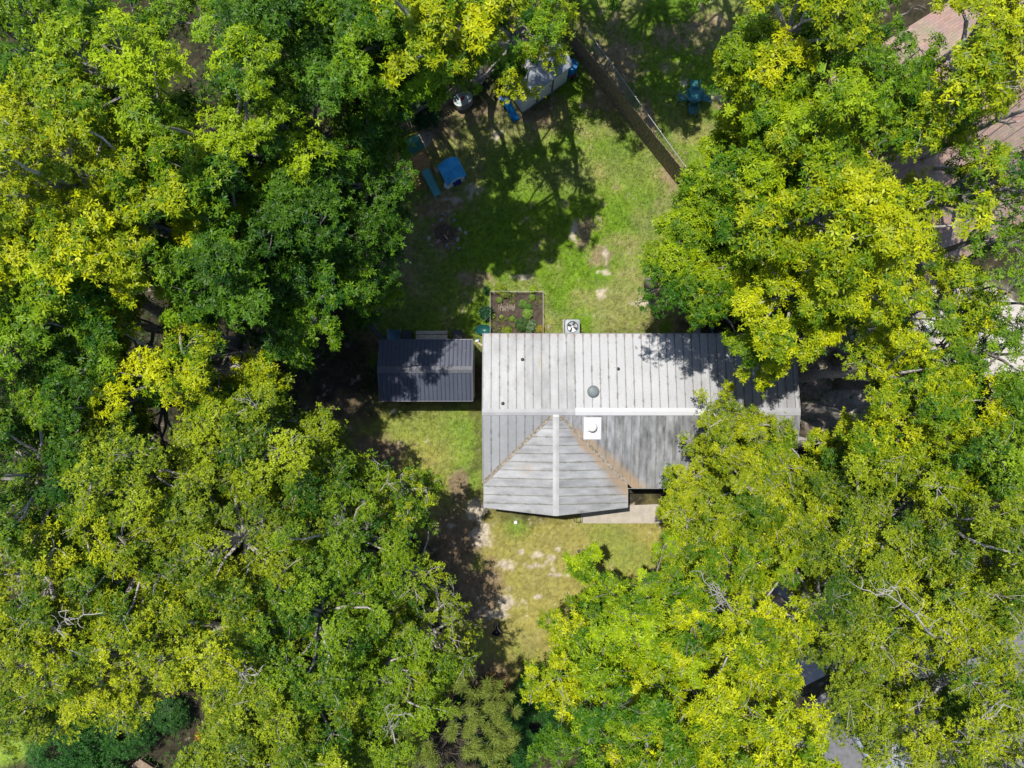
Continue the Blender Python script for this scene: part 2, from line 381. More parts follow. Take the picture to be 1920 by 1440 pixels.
def slope_ns(name, xa, xb, yfar, zone, rows=70, ylim=None, x0=X0):
    xs = seam_coords(xa, xb); t = np.linspace(0, 1, rows)
    ye = np.array([ylim(x) if ylim else yfar for x in xs])
    XX = np.repeat(xs[None, :], rows, 0); YY = YR + (ye[None, :]-YR)*t[:, None]; ZZ = ZR-np.abs(YY-YR)*SL
    rel = (XX-xa) / .405; pid = np.floor(rel+1e-6).astype(int); sd = np.minimum(rel-pid, 1-(rel-pid))*.405
    sd = np.abs(sd)
    jog = (fbm(YY*1.0, XX*0+pid, 1.3, 2)-.5)*.03
    c = roof_colour(XX, YY, None, None, np.abs(sd), pid, zone)
    v = np.stack([XX.ravel(), YY.ravel(), ZZ.ravel()], -1); ny, nx = XX.shape; ix = np.arange(nx*ny).reshape(ny, nx)
    f = np.stack([ix[:-1, :-1].ravel(), ix[1:, :-1].ravel(), ix[1:, 1:].ravel(), ix[:-1, 1:].ravel()], -1)
    if yfar > YR: f = f[:, ::-1]
    v[:, :] -= np.array(house.location)
    return link(name, np_mesh(name, v, f, c.reshape(-1, 3), 'POINT'), ROOFM, house)
RIBM = mat('seam_rib', (.22, .215, .19), .6, var=.4, scale=2.2)
def hl(p): return (p[0]-house.location[0], p[1]-house.location[1], p[2]-house.location[2])
rib = MB()
def rib_ns(xa, xb, yfar, ylim=None):
    x = xa+.405
    while x < xb-.1:
        y = ylim(x) if ylim else yfar
        d = 1 if yfar > YR else -1
        z = lambda yy: ZR-abs(yy-YR)*SL+.012
        if abs(y-YR) > .35: rib.bar(hl((x, YR+.12*d, z(YR+.12*d))), hl((x, y, z(y))), .018, .026)
        x += .405
slope_ns('roof_back', X0, X1, YN, 'n', 90); rib_ns(X0, X1, YN)
vl = lambda x: max(YS, YR-(GX-x)) if x < GX else max(YS, YR-(x-GX))
slope_ns('roof_front', X0, GX, YS, 's', 80, lambda x: min(YR-1e-3, YR-(GX-x))); rib_ns(X0, GX, YS, lambda x: YR-(GX-x))
slope_ns('roof_front', GX, X1, YS, 's', 90, lambda x: min(YR-1e-3, max(YS, YR-(x-GX)))); rib_ns(GX, X1, YS, lambda x: max(YS, YR-(x-GX)))
GLX, GRX = -1.37, 5.63; YG, YGR = -6.0, -6.29
def gable(name, xe, zone):
    ys = seam_coords(0, YR-YG); ys = YR-ys; t = np.linspace(0, 1, 60); d = 1 if xe > GX else -1
    ys = np.append(ys, [YG-.0001, YGR])
    xl = np.array([GX+d*min(abs(xe-GX), max(YR-y, .002)) for y in ys])
    YY = np.repeat(ys[:, None], 60, 1); XX = GX+(xl[:, None]-GX)*t[None, :]
    pro = YG+(YGR-YG)*(1-np.abs(XX-GX)/abs(xe-GX)); YY[-1] = pro[-1]
    ZZ = ZR-np.abs(XX-GX)*SL+.004
    rel = (YR-YY)/.405; pid = np.floor(rel+1e-6).astype(int); sd_ = np.abs(np.minimum(rel-pid, 1-(rel-pid))*.405)
    c = roof_colour(XX, YY, None, None, sd_, pid+50, zone)
    v = np.stack([XX.ravel(), YY.ravel(), ZZ.ravel()], -1)-np.array(house.location); ny, nx = XX.shape; ix = np.arange(nx*ny).reshape(ny, nx)
    f = np.stack([ix[:-1, :-1].ravel(), ix[1:, :-1].ravel(), ix[1:, 1:].ravel(), ix[:-1, 1:].ravel()], -1)
    if d < 0: f = f[:, ::-1]
    link(name, np_mesh(name, v, f, c.reshape(-1, 3), 'POINT'), ROOFM, house)
    y = YR-.405
    while y > YG:
        x = GX+d*min(abs(xe-GX), YR-y); z = lambda q: ZR-abs(q-GX)*SL+.014
        if abs(x-GX) > .3: rib.bar(hl((GX+d*.12, y, z(GX+d*.12))), hl((x-d*.06, y, z(x))), .014, .024)
        y -= .405
gable('gable_roof', GLX, 'gl'); gable('gable_roof', GRX, 'gr')
rib.build('roof_seams', RIBM, house)
# ridge caps and valley gutters
def cap(name, pts, width, m, lift=.035, drop=None):
    """folded strip along a ridge: pts two 3d points"""
    a, b = Vector(pts[0]), Vector(pts[1]); d = (b-a).normalized(); s = Vector((d.y, -d.x, 0)).normalized(); dr = drop if drop is not None else SL
    vs = []
    for p in (a, b):
        for k in (-1, -.12, .12, 1):
            vs.append(hl(p+s*k*width/2+Vector((0, 0, lift-abs(k)*width/2*dr))))
            vs.append(hl(p+s*k*width/2+Vector((0, 0, lift-abs(k)*width/2*dr-.025))))
    n = 8; f = []
    for k in range(3): f.append((2*k, 2*k+2, n+2*k+2, n+2*k)); f.append((2*k+1, n+2*k+1, n+2*k+3, 2*k+3))
    f += [(0, n, n+1, 1), (6, 7, n+7, n+6), (0, 1, 3, 2), (2, 3, 5, 4), (4, 5, 7, 6), (n, n+2, n+3, n+1), (n+2, n+4, n+5, n+3), (n+4, n+6, n+7, n+5)]
    return MB().add(vs, f).build(name, m, house)
CAPG = mat('cap_grey', (.35, .355, .375), .5, var=.12, scale=2); CAPW = mat('cap_white', (.54, .55, .57), .45, var=.04, scale=2)
cap('ridge_cap', [(X0-.02, YR-.02, ZR), (3.03, YR-.02, ZR)], .31, CAPG); cap('ridge_cap', [(3.03, YR+.0, ZR+.006), (9.75, YR+.0, ZR+.006)], .36, CAPW)
cap('ridge_cap', [(9.75, YR, ZR), (X1+.04, YR, ZR)], .36, CAPG)
cap('gable_ridge_cap', [(GX, YR-.16, ZR+.004), (GX, YGR-.01, ZR+.004)], .30, mat('cap_light', (.41, .415, .43), .5, var=.14, scale=2))
MB().box(hl((GX, YR-.2, ZR+.045)), (.27, .12, .02)).build('ridge_joint', CAPW, house)
VAL = mat('valley_rust', (.27, .235, .19), .7, var=.5, scale=8)
for d, xe in ((-1, X0), (1, 5.6)):
    a = Vector((GX+d*.12, YR-.12, ZR-.02)); L = abs(xe-GX); b = Vector((GX+d*L, YR-L, ZR-L*SL)); q = Vector((1, d, 0)).normalized()
    vs = []
    for p, wd in ((a, .07), (b, .10)):
        for k in (-1, -.3, 0, .3, 1): vs.append(hl(p+q*k*wd+Vector((0, 0, .012+abs(k)*.018))))
    f = [(k, k+1, k+6, k+5) for k in range(4)]
    if d > 0: f = [t[::-1] for t in f]
    MB().add(vs, f).build('valley_gutter', VAL, house)
# eave and rake trim
tr = MB()
tr.bar(hl((X0-.01, YN+.015, ZE-.05)), hl((X1+.01, YN+.015, ZE-.05)), .02, .12)
tr.bar(hl((GRX+.02, YS-.015, ZE-.05)), hl((X1, YS-.015, ZE-.05)), .02, .12)
tr.bar(hl((GLX-.012, YR-3.5, ZE-.02)), hl((GLX-.012, YG, ZE-.02)), .02, .12); tr.bar(hl((GRX+.012, YS+.02, ZE-.02)), hl((GRX+.012, YG, ZE-.02)), .02, .12)
for x in (X0-.012, X1+.02):
    tr.bar(hl((x, YN, ZE-.01)), hl((x, YR, ZR-.01)), .03, .09)
tr.bar(hl((X1+.02, YR, ZR-.01)), hl((X1+.02, YS, ZE-.01)), .03, .09); tr.bar(hl((X0-.012, YR, ZR-.01)), hl((X0-.012, YR-3.5, ZR-3.5*SL-.01)), .03, .09)
for xe in (GLX, GRX): tr.bar(hl((xe, YG-.012, ZR-abs(xe-GX)*SL-.05)), hl((GX, YGR-.012, ZR-.05)), .02, .12)
tr.build('roof_trim', mat('trim_grey', (.30, .31, .32), .6), house)
wl = MB(); wl.prism([hl((x, y, 0))[:2] for x, y in ((-1.1, -4.8), (-1.1, 2.1), (13.4, 2.1), (13.4, -4.8), (5.3, -4.8), (5.3, -5.6), (-1.0, -5.6), (-1.0, -4.8))], 0, 2.6)
wl.build('wall', SIDING, house)
for gx_ in (13.4, -1.1): gs = -1 if gx_ > 0 else 1; MB().add([hl((gx_+k*gs*.1, yy, zz)) for k in (0, 1) for yy, zz in ((2.1, 2.6), (-4.8, 2.6), (YR, 3.25))], [(0, 1, 2), (3, 5, 4), (0, 2, 5, 3), (1, 4, 5, 2), (0, 3, 4, 1)]).build('gable_wall', SIDING, house)
MB().add([hl((xx, yy, zz)) for yy in (-5.6, -5.5) for xx, zz in ((-1., 2.6), (5.3, 2.6), (GX, 3.2))], [(0, 1, 2), (3, 5, 4), (0, 2, 5, 3), (1, 4, 5, 2), (0, 3, 4, 1)]).build('gable_wall', SIDING, house)
for x, y, rz in ((1, -5.61, 0), (4, -5.61, 0), (10, -4.81, 0), (1, 2.11, 0), (6, 2.11, 0), (10, 2.11, 0)):
    wf_ = MB(); s = -1 if y < 0 else 1
    wf_.box(hl((x, y+s*.01, 1.5)), (1.1, .06, 1.2)); fr = wf_.build('window', WHITE, house)
    MB().box(hl((x, y+s*.03, 1.5)), (.96, .06, 1.06)).build('pane', GLASS, fr)
dr_ = MB().box(hl((7, -4.84, 1.03)), (.9, .07, 2.05)).build('door', TRIM, house)
MB().box(hl((7.36, -4.9, 1.0)), (.04, .05, .12)).build('handle', STEEL, dr_)
# roof vents
zr = lambda y: ZR-abs(y-YR)*SL
x, y = W(1113, 734, 3.5); v = MB(); v.lathe(hl((x, y, zr(y))), [(.20, -.05), (.20, .10), (.275, .11), (.285, .15), (.25, .20), (.13, .225), (0.02, .235)], 32); v.build('round_vent', mat('vent_grey', (.17, .20, .21), .5), house, True)
sh = MB(); sx0, sx1 = W(1094, 0, 3.2)[0], W(1127, 0, 3.2)[0]; sy0, sy1 = W(0, 782, 3.2)[1], W(0, 824, 3.2)[1]
sh.add([hl(p) for p in ((sx0, sy0, zr(sy0)+.022), (sx1, sy0, zr(sy0)+.022), (sx1, sy1, zr(sy1)+.022), (sx0, sy1, zr(sy1)+.022), (sx0, sy0, zr(sy0)+.03), (sx1, sy0, zr(sy0)+.03), (sx1, sy1, zr(sy1)+.03), (sx0, sy1, zr(sy1)+.03))], [(7, 6, 5, 4), (0, 1, 5, 4), (1, 2, 6, 5), (2, 3, 7, 6), (3, 0, 4, 7)])
sh.build('flashing_sheet', mat('new_white_sheet', (.62, .62, .65), .4, var=.03), house)
x, y = W(1111, 801, 3.6); v = MB(); v.lathe(hl((x, y, zr(y))), [(.12, 0), (.12, .22)], 20); v.box(hl((x-.02, y, zr(y)+.06)), (.42, .42, .1)); v.build('vent_base', WHITE_PL, house)
v = MB(); v.lathe(hl((x, y, zr(y)+.26)), [(.19, 0), (.225, .02), (.20, .07), (.1, .11), (.01, .12)], 28); v.build('vent_cap', WHITE_PL, house, True)
for px, py in ((943, 757), (1161, 692), (980, 674)):
    x, y = W(px, py, 3.3); v = MB(); v.lathe(hl((x, y, zr(y)-.02)), [(.10, 0), (.08, .03), (.03, .045), (.03, .14)], 14, capt=False); v.lathe(hl((x, y, zr(y)+.1)), [(.04, 0)], 14, capb=False); v.build('vent_pipe', BLACK, house)

# ================================================================== DARK-ROOFED SHED
shed = empty('storage_shed', (-4.24, .68, 0), 0, 'shed with a charcoal ribbed metal roof beside the house', 'shed')
sl = lambda p: (p[0]+4.24, p[1]-.68, p[2])
SX0, SX1, SN, SR, SS, SZE, SZR = -6.54, -1.94, 2.2, .70, -.84, 2.2, 2.75
DR = attr_mat('charcoal_sheet', .42, 20, .1, .5, .05, .01)
for yf in (SN, SS):
    xs = []; x = SX0
    while x < SX1-.01: xs += [x, x+.09, x+.15, x+.165, x+.18, x+.195]; x += .205
    xs = np.array([q for q in xs if q < SX1]+[SX1]); rows = 24; t = np.linspace(0, 1, rows)
    XX = np.repeat(xs[None], rows, 0); YY = SR+(yf-SR)*t[:, None]+0*XX
    ph = ((XX-SX0) % .205); hgt = np.where((ph > .155) & (ph < .19), .014, 0)
    ZZ = SZR-(SZR-SZE)*t[:, None]+hgt
    n = fbm(XX, YY, 2, 4); base = np.array([.075, .085, .12]); c = base*(.85+.3*n)[..., None]*np.where((ph > .172) & (ph < .20), .3, 1.)[..., None]
    v = np.stack([XX.ravel(), YY.ravel(), ZZ.ravel()], -1)-np.array(shed.location); ny, nx = XX.shape; ix = np.arange(nx*ny).reshape(ny, nx)
    f = np.stack([ix[:-1, :-1].ravel(), ix[1:, :-1].ravel(), ix[1:, 1:].ravel(), ix[:-1, 1:].ravel()], -1)
    if yf > SR: f = f[:, ::-1]
    link('roof', np_mesh('roof', v, f, c.reshape(-1, 3), 'POINT'), DR, shed)
CAPD = mat('shed_cap', (.15, .155, .175), .35, .2)
b = MB()
for s in (1, -1): b.add([sl(p) for p in ((SX0-.02, SR, SZR+.05), (SX1+.02, SR, SZR+.05), (SX1+.02, SR+s*.17, SZR-.01+.0), (SX0-.02, SR+s*.17, SZR-.01))], [(0, 1, 2, 3) if s < 0 else (3, 2, 1, 0)])
b.build('ridge_cap', CAPD, shed)
b = MB()
for yf in (SN, SS):
    b.bar(sl((SX0, yf+math.copysign(.01, yf-SR), SZE-.02)), sl((SX1, yf+math.copysign(.01, yf-SR), SZE-.02)), .02, .08)
    for x in (SX0-.01, SX1+.01): b.bar(sl((x, SR, SZR-.01)), sl((x, yf, SZE-.01)), .03, .07)
b.build('roof_trim', CAPD, shed)
SW = mat('shed_wall', (.40, .43, .46), .6, var=.08)
b = MB(); b.prism([sl((x, y, 0))[:2] for x, y in ((SX0+.1, SS+.12), (SX1-.03, SS+.12), (SX1-.03, SN-.12), (SX0+.1, SN-.12))], 0, 2.12)
b.add([sl(p) for p in ((SX1-.03, SS+.12, 2.12), (SX1-.03, SN-.12, 2.12), (SX1-.03, SR, 2.68), (SX0+.1, SS+.12, 2.12), (SX0+.1, SN-.12, 2.12), (SX0+.1, SR, 2.68))], [(0, 1, 2), (5, 4, 3)]); b.build('wall', SW, shed)
b = MB().box(sl((-4.2, SS+.09, 1.0)), (1.6, .06, 1.95)).build('door', WHITE, shed); MB().box(sl((-4.0, SS+.04, 1.0)), (.04, .06, .15)).build('handle', DARKM, b)

# bins, basin and work bench behind the shed
def wheelie_bin(name, px0, px1, label, m):
    x0, y0 = W(px0, 620, 1.0); x1, _ = W(px1, 620, 1.0); cx = (x0+x1)/2; w_ = x1-x0; r = empty(name, (cx, 2.48, 0), 0, label, 'bin', 'bins behind the shed')
    b = MB(); a = .42; b.add([(-w_*a, -.2, 0), (w_*a, -.2, 0), (w_*a, .2, 0), (-w_*a, .2, 0), (-w_*.48, -.25, .95), (w_*.48, -.25, .95), (w_*.48, .25, .95), (-w_*.48, .25, .95)], [(3, 2, 1, 0), (0, 1, 5, 4), (1, 2, 6, 5), (2, 3, 7, 6), (3, 0, 4, 7), (4, 5, 6, 7)]); b.build('bin_body', m, r, bevel=.02)
    MB().box((0, 0, .98), (w_, .56, .05), rx=.04).box((0, -.24, 1.02), (w_*.7, .05, .05)).build('lid', m, r, bevel=.015)
    for s in (-1, 1): MB().tube([(s*w_*.44-.02, -.2, .1), (s*w_*.44+.02, -.2, .1)], .1, 14).build('wheel', BLACK, r)
wheelie_bin('wheelie_bin', 753, 772, 'black wheelie bin standing beside the blue-grey basin behind the shed', CHAR)
wheelie_bin('wheelie_bin', 849, 867, 'black wheelie bin standing alone near the house end of the shed', CHAR)
x, y = W(738, 627, .7); r = empty('wheelbarrow', (x, 2.5, 0), 0, 'blue-grey wheelbarrow tray leaning behind the shed by the fence', 'wheelbarrow')
b = MB(); pr = []
n = 20
for zz, g, gy in ((.25, .6, .5), (.62, 1.0, 1.0), (.64, 1.06, 1.06), (.60, .95, .95), (.30, .55, .45)):
    for k in range(n):
        t = 2*math.pi*k/n; pr.append((.34*g*math.copysign(abs(math.cos(t))**.6, math.cos(t)), .27*gy*math.copysign(abs(math.sin(t))**.6, math.sin(t))+.02, zz))
fs = [(i*n+k, i*n+(k+1) % n, (i+1)*n+(k+1) % n, (i+1)*n+k) for i in range(4) for k in range(n)]+[tuple(range(n))[::-1], tuple(4*n+k for k in range(n))]
b.add(pr, fs); b.build('tray', mat('basin_blue', (.16, .30, .38), .4), r, True)
for s in (-1, 1):
    MB().tube([(s*.33, .35, .66), (s*.30, .0, .5), (s*.10, -.3, .3)], .022, 8).build('handle', LBLUE, r)
    MB().tube([(s*.2, .1, .35), (s*.22, .15, 0)], .02, 8).build('leg', DARKM, r)
MB().tube([(-.04, -.2, .17), (.04, -.2, .17)], .17, 18).build('wheel', BLACK, r)
x0, y0 = W(780, 620, .8); x1, y1 = W(839, 634, .8)
r = empty('work_bench', ((x0+x1)/2, (y0+2.3)/2, 0), 0, 'weathered pale plank bench standing against the back of the shed', 'bench')
L = x1-x0
for yy, wd in ((y0-r.location.y-.09, .17), (y0-r.location.y-.33, .24)):
    MB().box((0, yy, .8), (L, wd, .04)).build('plank', WOOD_PALE, r, bevel=.006)
for sx in (-1, 1):
    for yy in (.12, -.18): MB().box((sx*(L/2-.15), yy, .39), (.06, .06, .78)).build('leg', WOOD_PALE, r)

# ================================================================== AC UNIT
x, y = W(1073.5, 612, .8); ac = empty('air_conditioner', (x, 2.95, 0), 0, 'grey outdoor air conditioner with round fan against the back of the house', 'air conditioner')
MB().box((0, 0, .03), (1.0, .98, .06)).build('base_pad', CONC, ac)
def rsq(h, r, n=6):
    out = []
    for cx, cy, a0 in ((h-r, h-r, 0), (-h+r, h-r, 90), (-h+r, -h+r, 180), (h-r, -h+r, 270)):
        for k in range(n+1): t = R_(a0+90*k/n); out.append((cx+r*math.cos(t), cy+r*math.sin(t)))
    return out
MB().prism(rsq(.43, .05), .06, .74).build('cabinet', mat('ac_cabinet', (.045, .055, .09), .5), ac)
fl = MB()
for k in range(14):
    for s in (-1, 1): fl.box((0, s*.434, .1+k*.045), (.8, .006, .02)); fl.box((s*.434, 0, .1+k*.045), (.006, .8, .02))
fl.build('louvres', mat('ac_fins', (.12, .13, .17), .4, .4), ac)
o_ = rsq(.415, .11, 8); ncir = len(o_); ring = [(.325*math.cos(2*math.pi*(k+.5)/ncir+math.atan2(o_[0][1], o_[0][0])-math.pi/ncir), .325*math.sin(2*math.pi*(k+.5)/ncir+math.atan2(o_[0][1], o_[0][0])-math.pi/ncir)) for k in range(ncir)]
tp = MB(); vs = [(a, b_, .745) for a, b_ in o_]+[(a, b_, .79) for a, b_ in o_]+[(a, b_, .80) for a, b_ in ring]+[(a, b_, .72) for a, b_ in ring]; n = ncir
tp.add(vs, [(i, (i+1) % n, n+(i+1) % n, n+i) for i in range(n)]+[(n+i, n+(i+1) % n, 2*n+(i+1) % n, 2*n+i) for i in range(n)]+[(2*n+i, 2*n+(i+1) % n, 3*n+(i+1) % n, 3*n+i) for i in range(n)])
tp.build('top_cover', mat('ac_top', (.30, .35, .38), .4), ac)
MB().lathe((0, 0, .741), [(.33, 0)], 30, capb=False).build('fan_well', BLACK, ac)
FANM = mat('fan_blade', (.50, .52, .54), .35, .3)
for k in range(4):
    a = k*math.pi/2+.35; vs = []
    for rr, wd in ((.07, .30), (.18, .42), (.30, .48)):
        for s in (-1, 1): vs.append((rr*math.cos(a+s*wd), rr*math.sin(a+s*wd), .76+s*.012))
    MB().add(vs, [(0, 1, 3, 2), (2, 3, 5, 4)]).build('fan_blade', FANM, ac)
MB().lathe((0, 0, .75), [(.08, 0), (.08, .03), (.03, .045)], 20).build('fan_hub', mat('fan_hub', (.5, .52, .55), .4), ac)
g = MB()
for rr in (.1, .16, .22, .28, .325): 
    pts = [(rr*math.cos(2*math.pi*k/36), rr*math.sin(2*math.pi*k/36), .806) for k in range(37)]; g.tube(pts, .0022, 4, False)
g.build('fan_guard', DARKM, ac)

# hose, block step
p0 = W(1331, 595); p1 = W(1333, 612); p2 = W(1338, 632)
b = MB().tube([(p0[0], p0[1], .04), (p1[0]-.02, p1[1], .045), (p1[0]+.06, p1[1]-.3, .04), (p2[0], p2[1], .05)], .045, 8); o = b.build('blue_pipe', mat('hose_blue', (.01, .26, .48), .4), None, True); tag(o, 'bright blue pipe lying on the grass behind the house', 'pipe')
x, y = W(1305, 615); r = empty('block_step', (x, y, 0), 0, 'small step of grey concrete blocks at the back eave beside the blue pipe', 'step')
for k, (dy, hh) in enumerate(((.17, .2), (-.2, .2))):
    for dx in ((-.1, .1) if k == 0 else (0,)): MB().box((dx, dy, hh/2), (.18 if k == 0 else .38, .36, hh)).build('block', STONE, r, bevel=.01)

# ================================================================== FENCES
def plank_fence(name, A, B, h, label, m, post_every=2.4, face=1, jit=.03, gap=.010, bw=.15):
    A = Vector((A[0], A[1], 0)); B = Vector((B[0], B[1], 0)); L = (B-A).length; d = (B-A)/L; rz = math.atan2(d.y, d.x)
    r = empty(name, A, rz, label, 'fence'); nsec = max(1, round(L/post_every)); sl_ = L/nsec
    rr = random.Random(hash(label) % 1000 if False else len(label))
    for s in range(nsec):
        b = MB(); n = int(sl_/bw); st = sl_/n
        for k in range(n):
            x = s*sl_+(k+.5)*st; hh = h+rr.uniform(-jit, jit); b.box((x, face*.045+rr.uniform(-.006, .006), hh/2+.03), (st-gap, .02, hh), rx=rr.uniform(-.008, .008))
        pn = b.build('fence_panel', m, r)
        q = MB()
        for z in (.35, h*.55, h-.25): q.box((s*sl_+sl_/2, 0, z), (sl_, .045, .09))
        q.build('rail', m, r)
    for s in range(nsec+1): MB().box((s*sl_, -.06*face, (h+.05)/2), (.1, .1, h+.05)).build('post', m, r)
    return r
def streaky_wood(name, c1, c2, sx=8):
    m = bpy.data.materials.new(name); m.use_nodes = True; t = m.node_tree; b = t.nodes['Principled BSDF']; b.inputs['Roughness'].default_value = .9
    tc = t.nodes.new('ShaderNodeTexCoord'); mp = t.nodes.new('ShaderNodeMapping'); mp.inputs['Scale'].default_value = (sx, 3, .6); n = t.nodes.new('ShaderNodeTexNoise'); n.inputs['Detail'].default_value = 5
    cr = t.nodes.new('ShaderNodeValToRGB'); cr.color_ramp.elements[0].position = .35; cr.color_ramp.elements[1].position = .65; cr.color_ramp.elements[0].color = c1+(1,); cr.color_ramp.elements[1].color = c2+(1,)
    t.links.new(tc.outputs['Object'], mp.inputs[0]); t.links.new(mp.outputs[0], n.inputs[0]); t.links.new(n.outputs['Fac'], cr.inputs[0]); t.links.new(cr.outputs[0], b.inputs['Base Color']); return m
FW = streaky_wood('fence_wood', (.10, .07, .045), (.42, .32, .22))
FW2 = streaky_wood('fence_wood_grey', (.10, .09, .065), (.27, .25, .19), 7)
a = W(1050, 28, 1.8); b_ = W(1285, 322, 1.8); plank_fence('wooden_fence', a, b_, 1.8, 'tall weathered brown plank fence running from the white shed towards the right-hand trees', FW, face=-1)
a = W(720, 244, 1.5); b_ = W(905, 127, 1.5); plank_fence('wooden_fence', a, b_, 1.5, 'grey-brown plank fence behind the oval metal tank', FW2, face=-1, gap=.03)
a = W(600, 516, 1.8); b_ = W(716, 640, 1.8); plank_fence('wooden_fence', a, b_, 1.8, 'dark plank fence ending at the left corner of the charcoal-roofed shed', mat('fence_dark', (.075, .07, .085), .8, var=.3), face=1)
a = W(1098, 52, 1.2); b_ = W(1285, 312, 1.2); A = Vector((a[0], a[1], 0)); B = Vector((b_[0], b_[1], 0)); L = (B-A).length
cl = empty('chain_link_fence', A, math.atan2(B.y-A.y, B.x-A.x), 'silver chain link fence with a pale top rail outside the tall plank fence', 'fence')
MB().tube([(0, 0, 1.2), (L, 0, 1.2)], .024, 8).build('top_rail', mat('rail_zinc', (.38, .38, .38), .35, .3), cl)
npst = 5
for k in range(npst): MB().tube([(L*k/(npst-1), 0, 0), (L*k/(npst-1), 0, 1.26)], .03, 8).build('post', STEEL, cl)
wm = MB(); k = 0; x = -1.2
while x < L:
    for s in (1, -1):
        xa, xb = (x, x+1.15) if s > 0 else (x+1.15, x); za, zb = .03, 1.18
        ta = 0
        if min(xa, xb) < 0 or max(xa, xb) > L:
            pass
        else: wm.bar((xa, 0, za), (xb, 0, zb), .004, .004)
    x += .12
wm.build('wire_mesh', STEEL, cl)

# ================================================================== WHITE SHED
A = W(979, 211); B = W(1062, 152); rz = math.atan2(B[1]-A[1], B[0]-A[0]); L = math.hypot(B[0]-A[0], B[1]-A[1])
ws = empty('garden_shed', (A[0], A[1], 0), rz, 'white double-door shed under the trees by the tall plank fence', 'shed')
D = 2.3; hh = 2.05
MB().prism([(0, 0), (L, 0), (L, D), (0, D)], 0, hh).add([(0, 0, hh), (0, D, hh), (0, D/2, hh+.5), (L, 0, hh), (L, D, hh), (L, D/2, hh+.5)], [(0, 2, 1), (3, 4, 5)]).build('wall', WHITE, ws)
MB().box((L/2, -.04, .05), (L+.02, .06, .1)).build('sill', mat('sill_grey', (.25, .26, .27), .7), ws)
for x in (L*.33, L*.66): MB().box((x, -.02, hh/2), (.10, .045, hh-.1)).build('door_trim', TRIM, ws)
for x0_, x1_ in ((.05, L*.33-.06), (L*.33+.06, L*.66-.06), (L*.66+.06, L-.05)):
    dd = MB().box(((x0_+x1_)/2, -.015, hh/2), (x1_-x0_, .03, hh-.18)).build('door', WHITE, ws, bevel=.006)
    if x1_ < L*.7 and x0_ > .1: MB().box((x1_-.1, -.05, 1.0), (.03, .04, .14)).build('handle', DARKM, dd)
RS = mat('shed_roofing', (.32, .36, .41), .8, var=.25, scale=10, bump=.2)
for s in (0, 1):
    b = MB(); y0_, y1_ = (-.18, D/2) if s == 0 else (D+.18, D/2); k = .5/(D/2); z = lambda yy: hh+.52-abs(yy-D/2)*k
    vs = [(-.12, y0_, z(y0_)), (L+.12, y0_, z(y0_)), (L+.12, y1_, z(y1_)), (-.12, y1_, z(y1_))]; vs += [(a_, b2, c_-.04) for a_, b2, c_ in vs]
    f = [(0, 1, 2, 3), (7, 6, 5, 4), (0, 4, 5, 1), (1, 5, 6, 2), (3, 2, 6, 7), (0, 3, 7, 4)]
    if s: f = [q[::-1] for q in f]
    b.add(vs, f)
    for q in range(1, 9):
        x = -.12+(L+.24)*q/9; b.bar((x, y0_, z(y0_)+.008), (x, y1_, z(y1_)+.008), .03, .016)
    b.build('roof', RS, ws)

# blue barrel & red toy next to it
x, y = W(1073, 121, .9); r = empty('water_barrel', (x, y, 0), 0, 'bright blue plastic barrel between the white shed and plank fence', 'barrel')
MB().lathe((0, 0, 0), [(.27, 0), (.31, .08), (.32, .45), (.31, .82), (.28, .9)], 24).build('barrel_body', BLUE, r, True)
MB().lathe((0, 0, .9), [(.29, 0), (.29, .03), (.20, .035), (.19, .015)], 24).build('lid', BLUE, r)
x, y = W(1072, 133, .3); r = empty('toy_wagon', (x, y-.15, 0), -.6, 'small red toy wagon at the foot of the blue barrel', 'toy wagon')
MB().box((0, 0, .24), (.36, .24, .03)).box((0, .12, .3), (.36, .02, .12)).box((0, -.12, .3), (.36, .02, .12)).box((.18, 0, .3), (.02, .24, .12)).box((-.18, 0, .3), (.02, .24, .12)).build('wagon_body', RED, r)
for sx in (-1, 1):
    for sy in (-1, 1): MB().tube([(sx*.13, sy*.13, .08), (sx*.13, sy*.16, .08)], .075, 14).build('wheel', BLACK, r)
MB().tube([(.18, 0, .22), (.4, 0, .12), (.55, 0, .1)], .012, 6).tube([(.55, -.07, .1), (.55, .07, .1)], .012, 6).build('handle', BLACK, r)

# ================================================================== OVAL TANK
x, y = W(868, 185, .6); r = empty('stock_tank', (x, y, 0), R_(27), 'oval galvanised stock tank with pale cover and red float by the plank fence', 'tank')
b = MB(); b.stadium((0, 0), .94, .56, 0, .6, 14, top=False, grow=1.06); b.build('tank_body', STEEL, r)
rim = MB(); LL, WW = 1.0, .60; rr2 = WW/2; h2 = LL/2-rr2; pts = []
for k in range(11): t = -math.pi/2+math.pi*k/10; pts.append((h2+rr2*math.cos(t), rr2*math.sin(t), .61))
for k in range(11): t = math.pi/2+math.pi*k/10; pts.append((-h2+rr2*math.cos(t), rr2*math.sin(t), .61))
pts.append(pts[0]); rim.tube(pts, .022, 8, False); rim.build('rim', mat('rim_pale', (.6, .63, .62), .4), r, True)
rim2 = MB(); rim2.tube([(p[0]*.95, p[1]*.95, .03) for p in pts], .02, 6, False); rim2.build('bottom_band', mat('band_pale', (.55, .5, .5), .5), r)
b = MB(); b.stadium((0, 0), .94, .54, .53, .56, 14); b.build('cover', mat('tank_cover', (.38, .46, .45), .5, var=.35, scale=4), r)
o = MB().prism([(-.10, -.08), (.02, -.07), (.13, .06), (.10, .13), (-.03, .07), (-.14, .04)], 0, .05).build('red_float', RED, None, bevel=.01); o.location = (x-.01, y, .56); o.rotation_euler = (0, 0, .4); tag(o, 'small red plastic piece lying on the oval tank cover', 'toy')

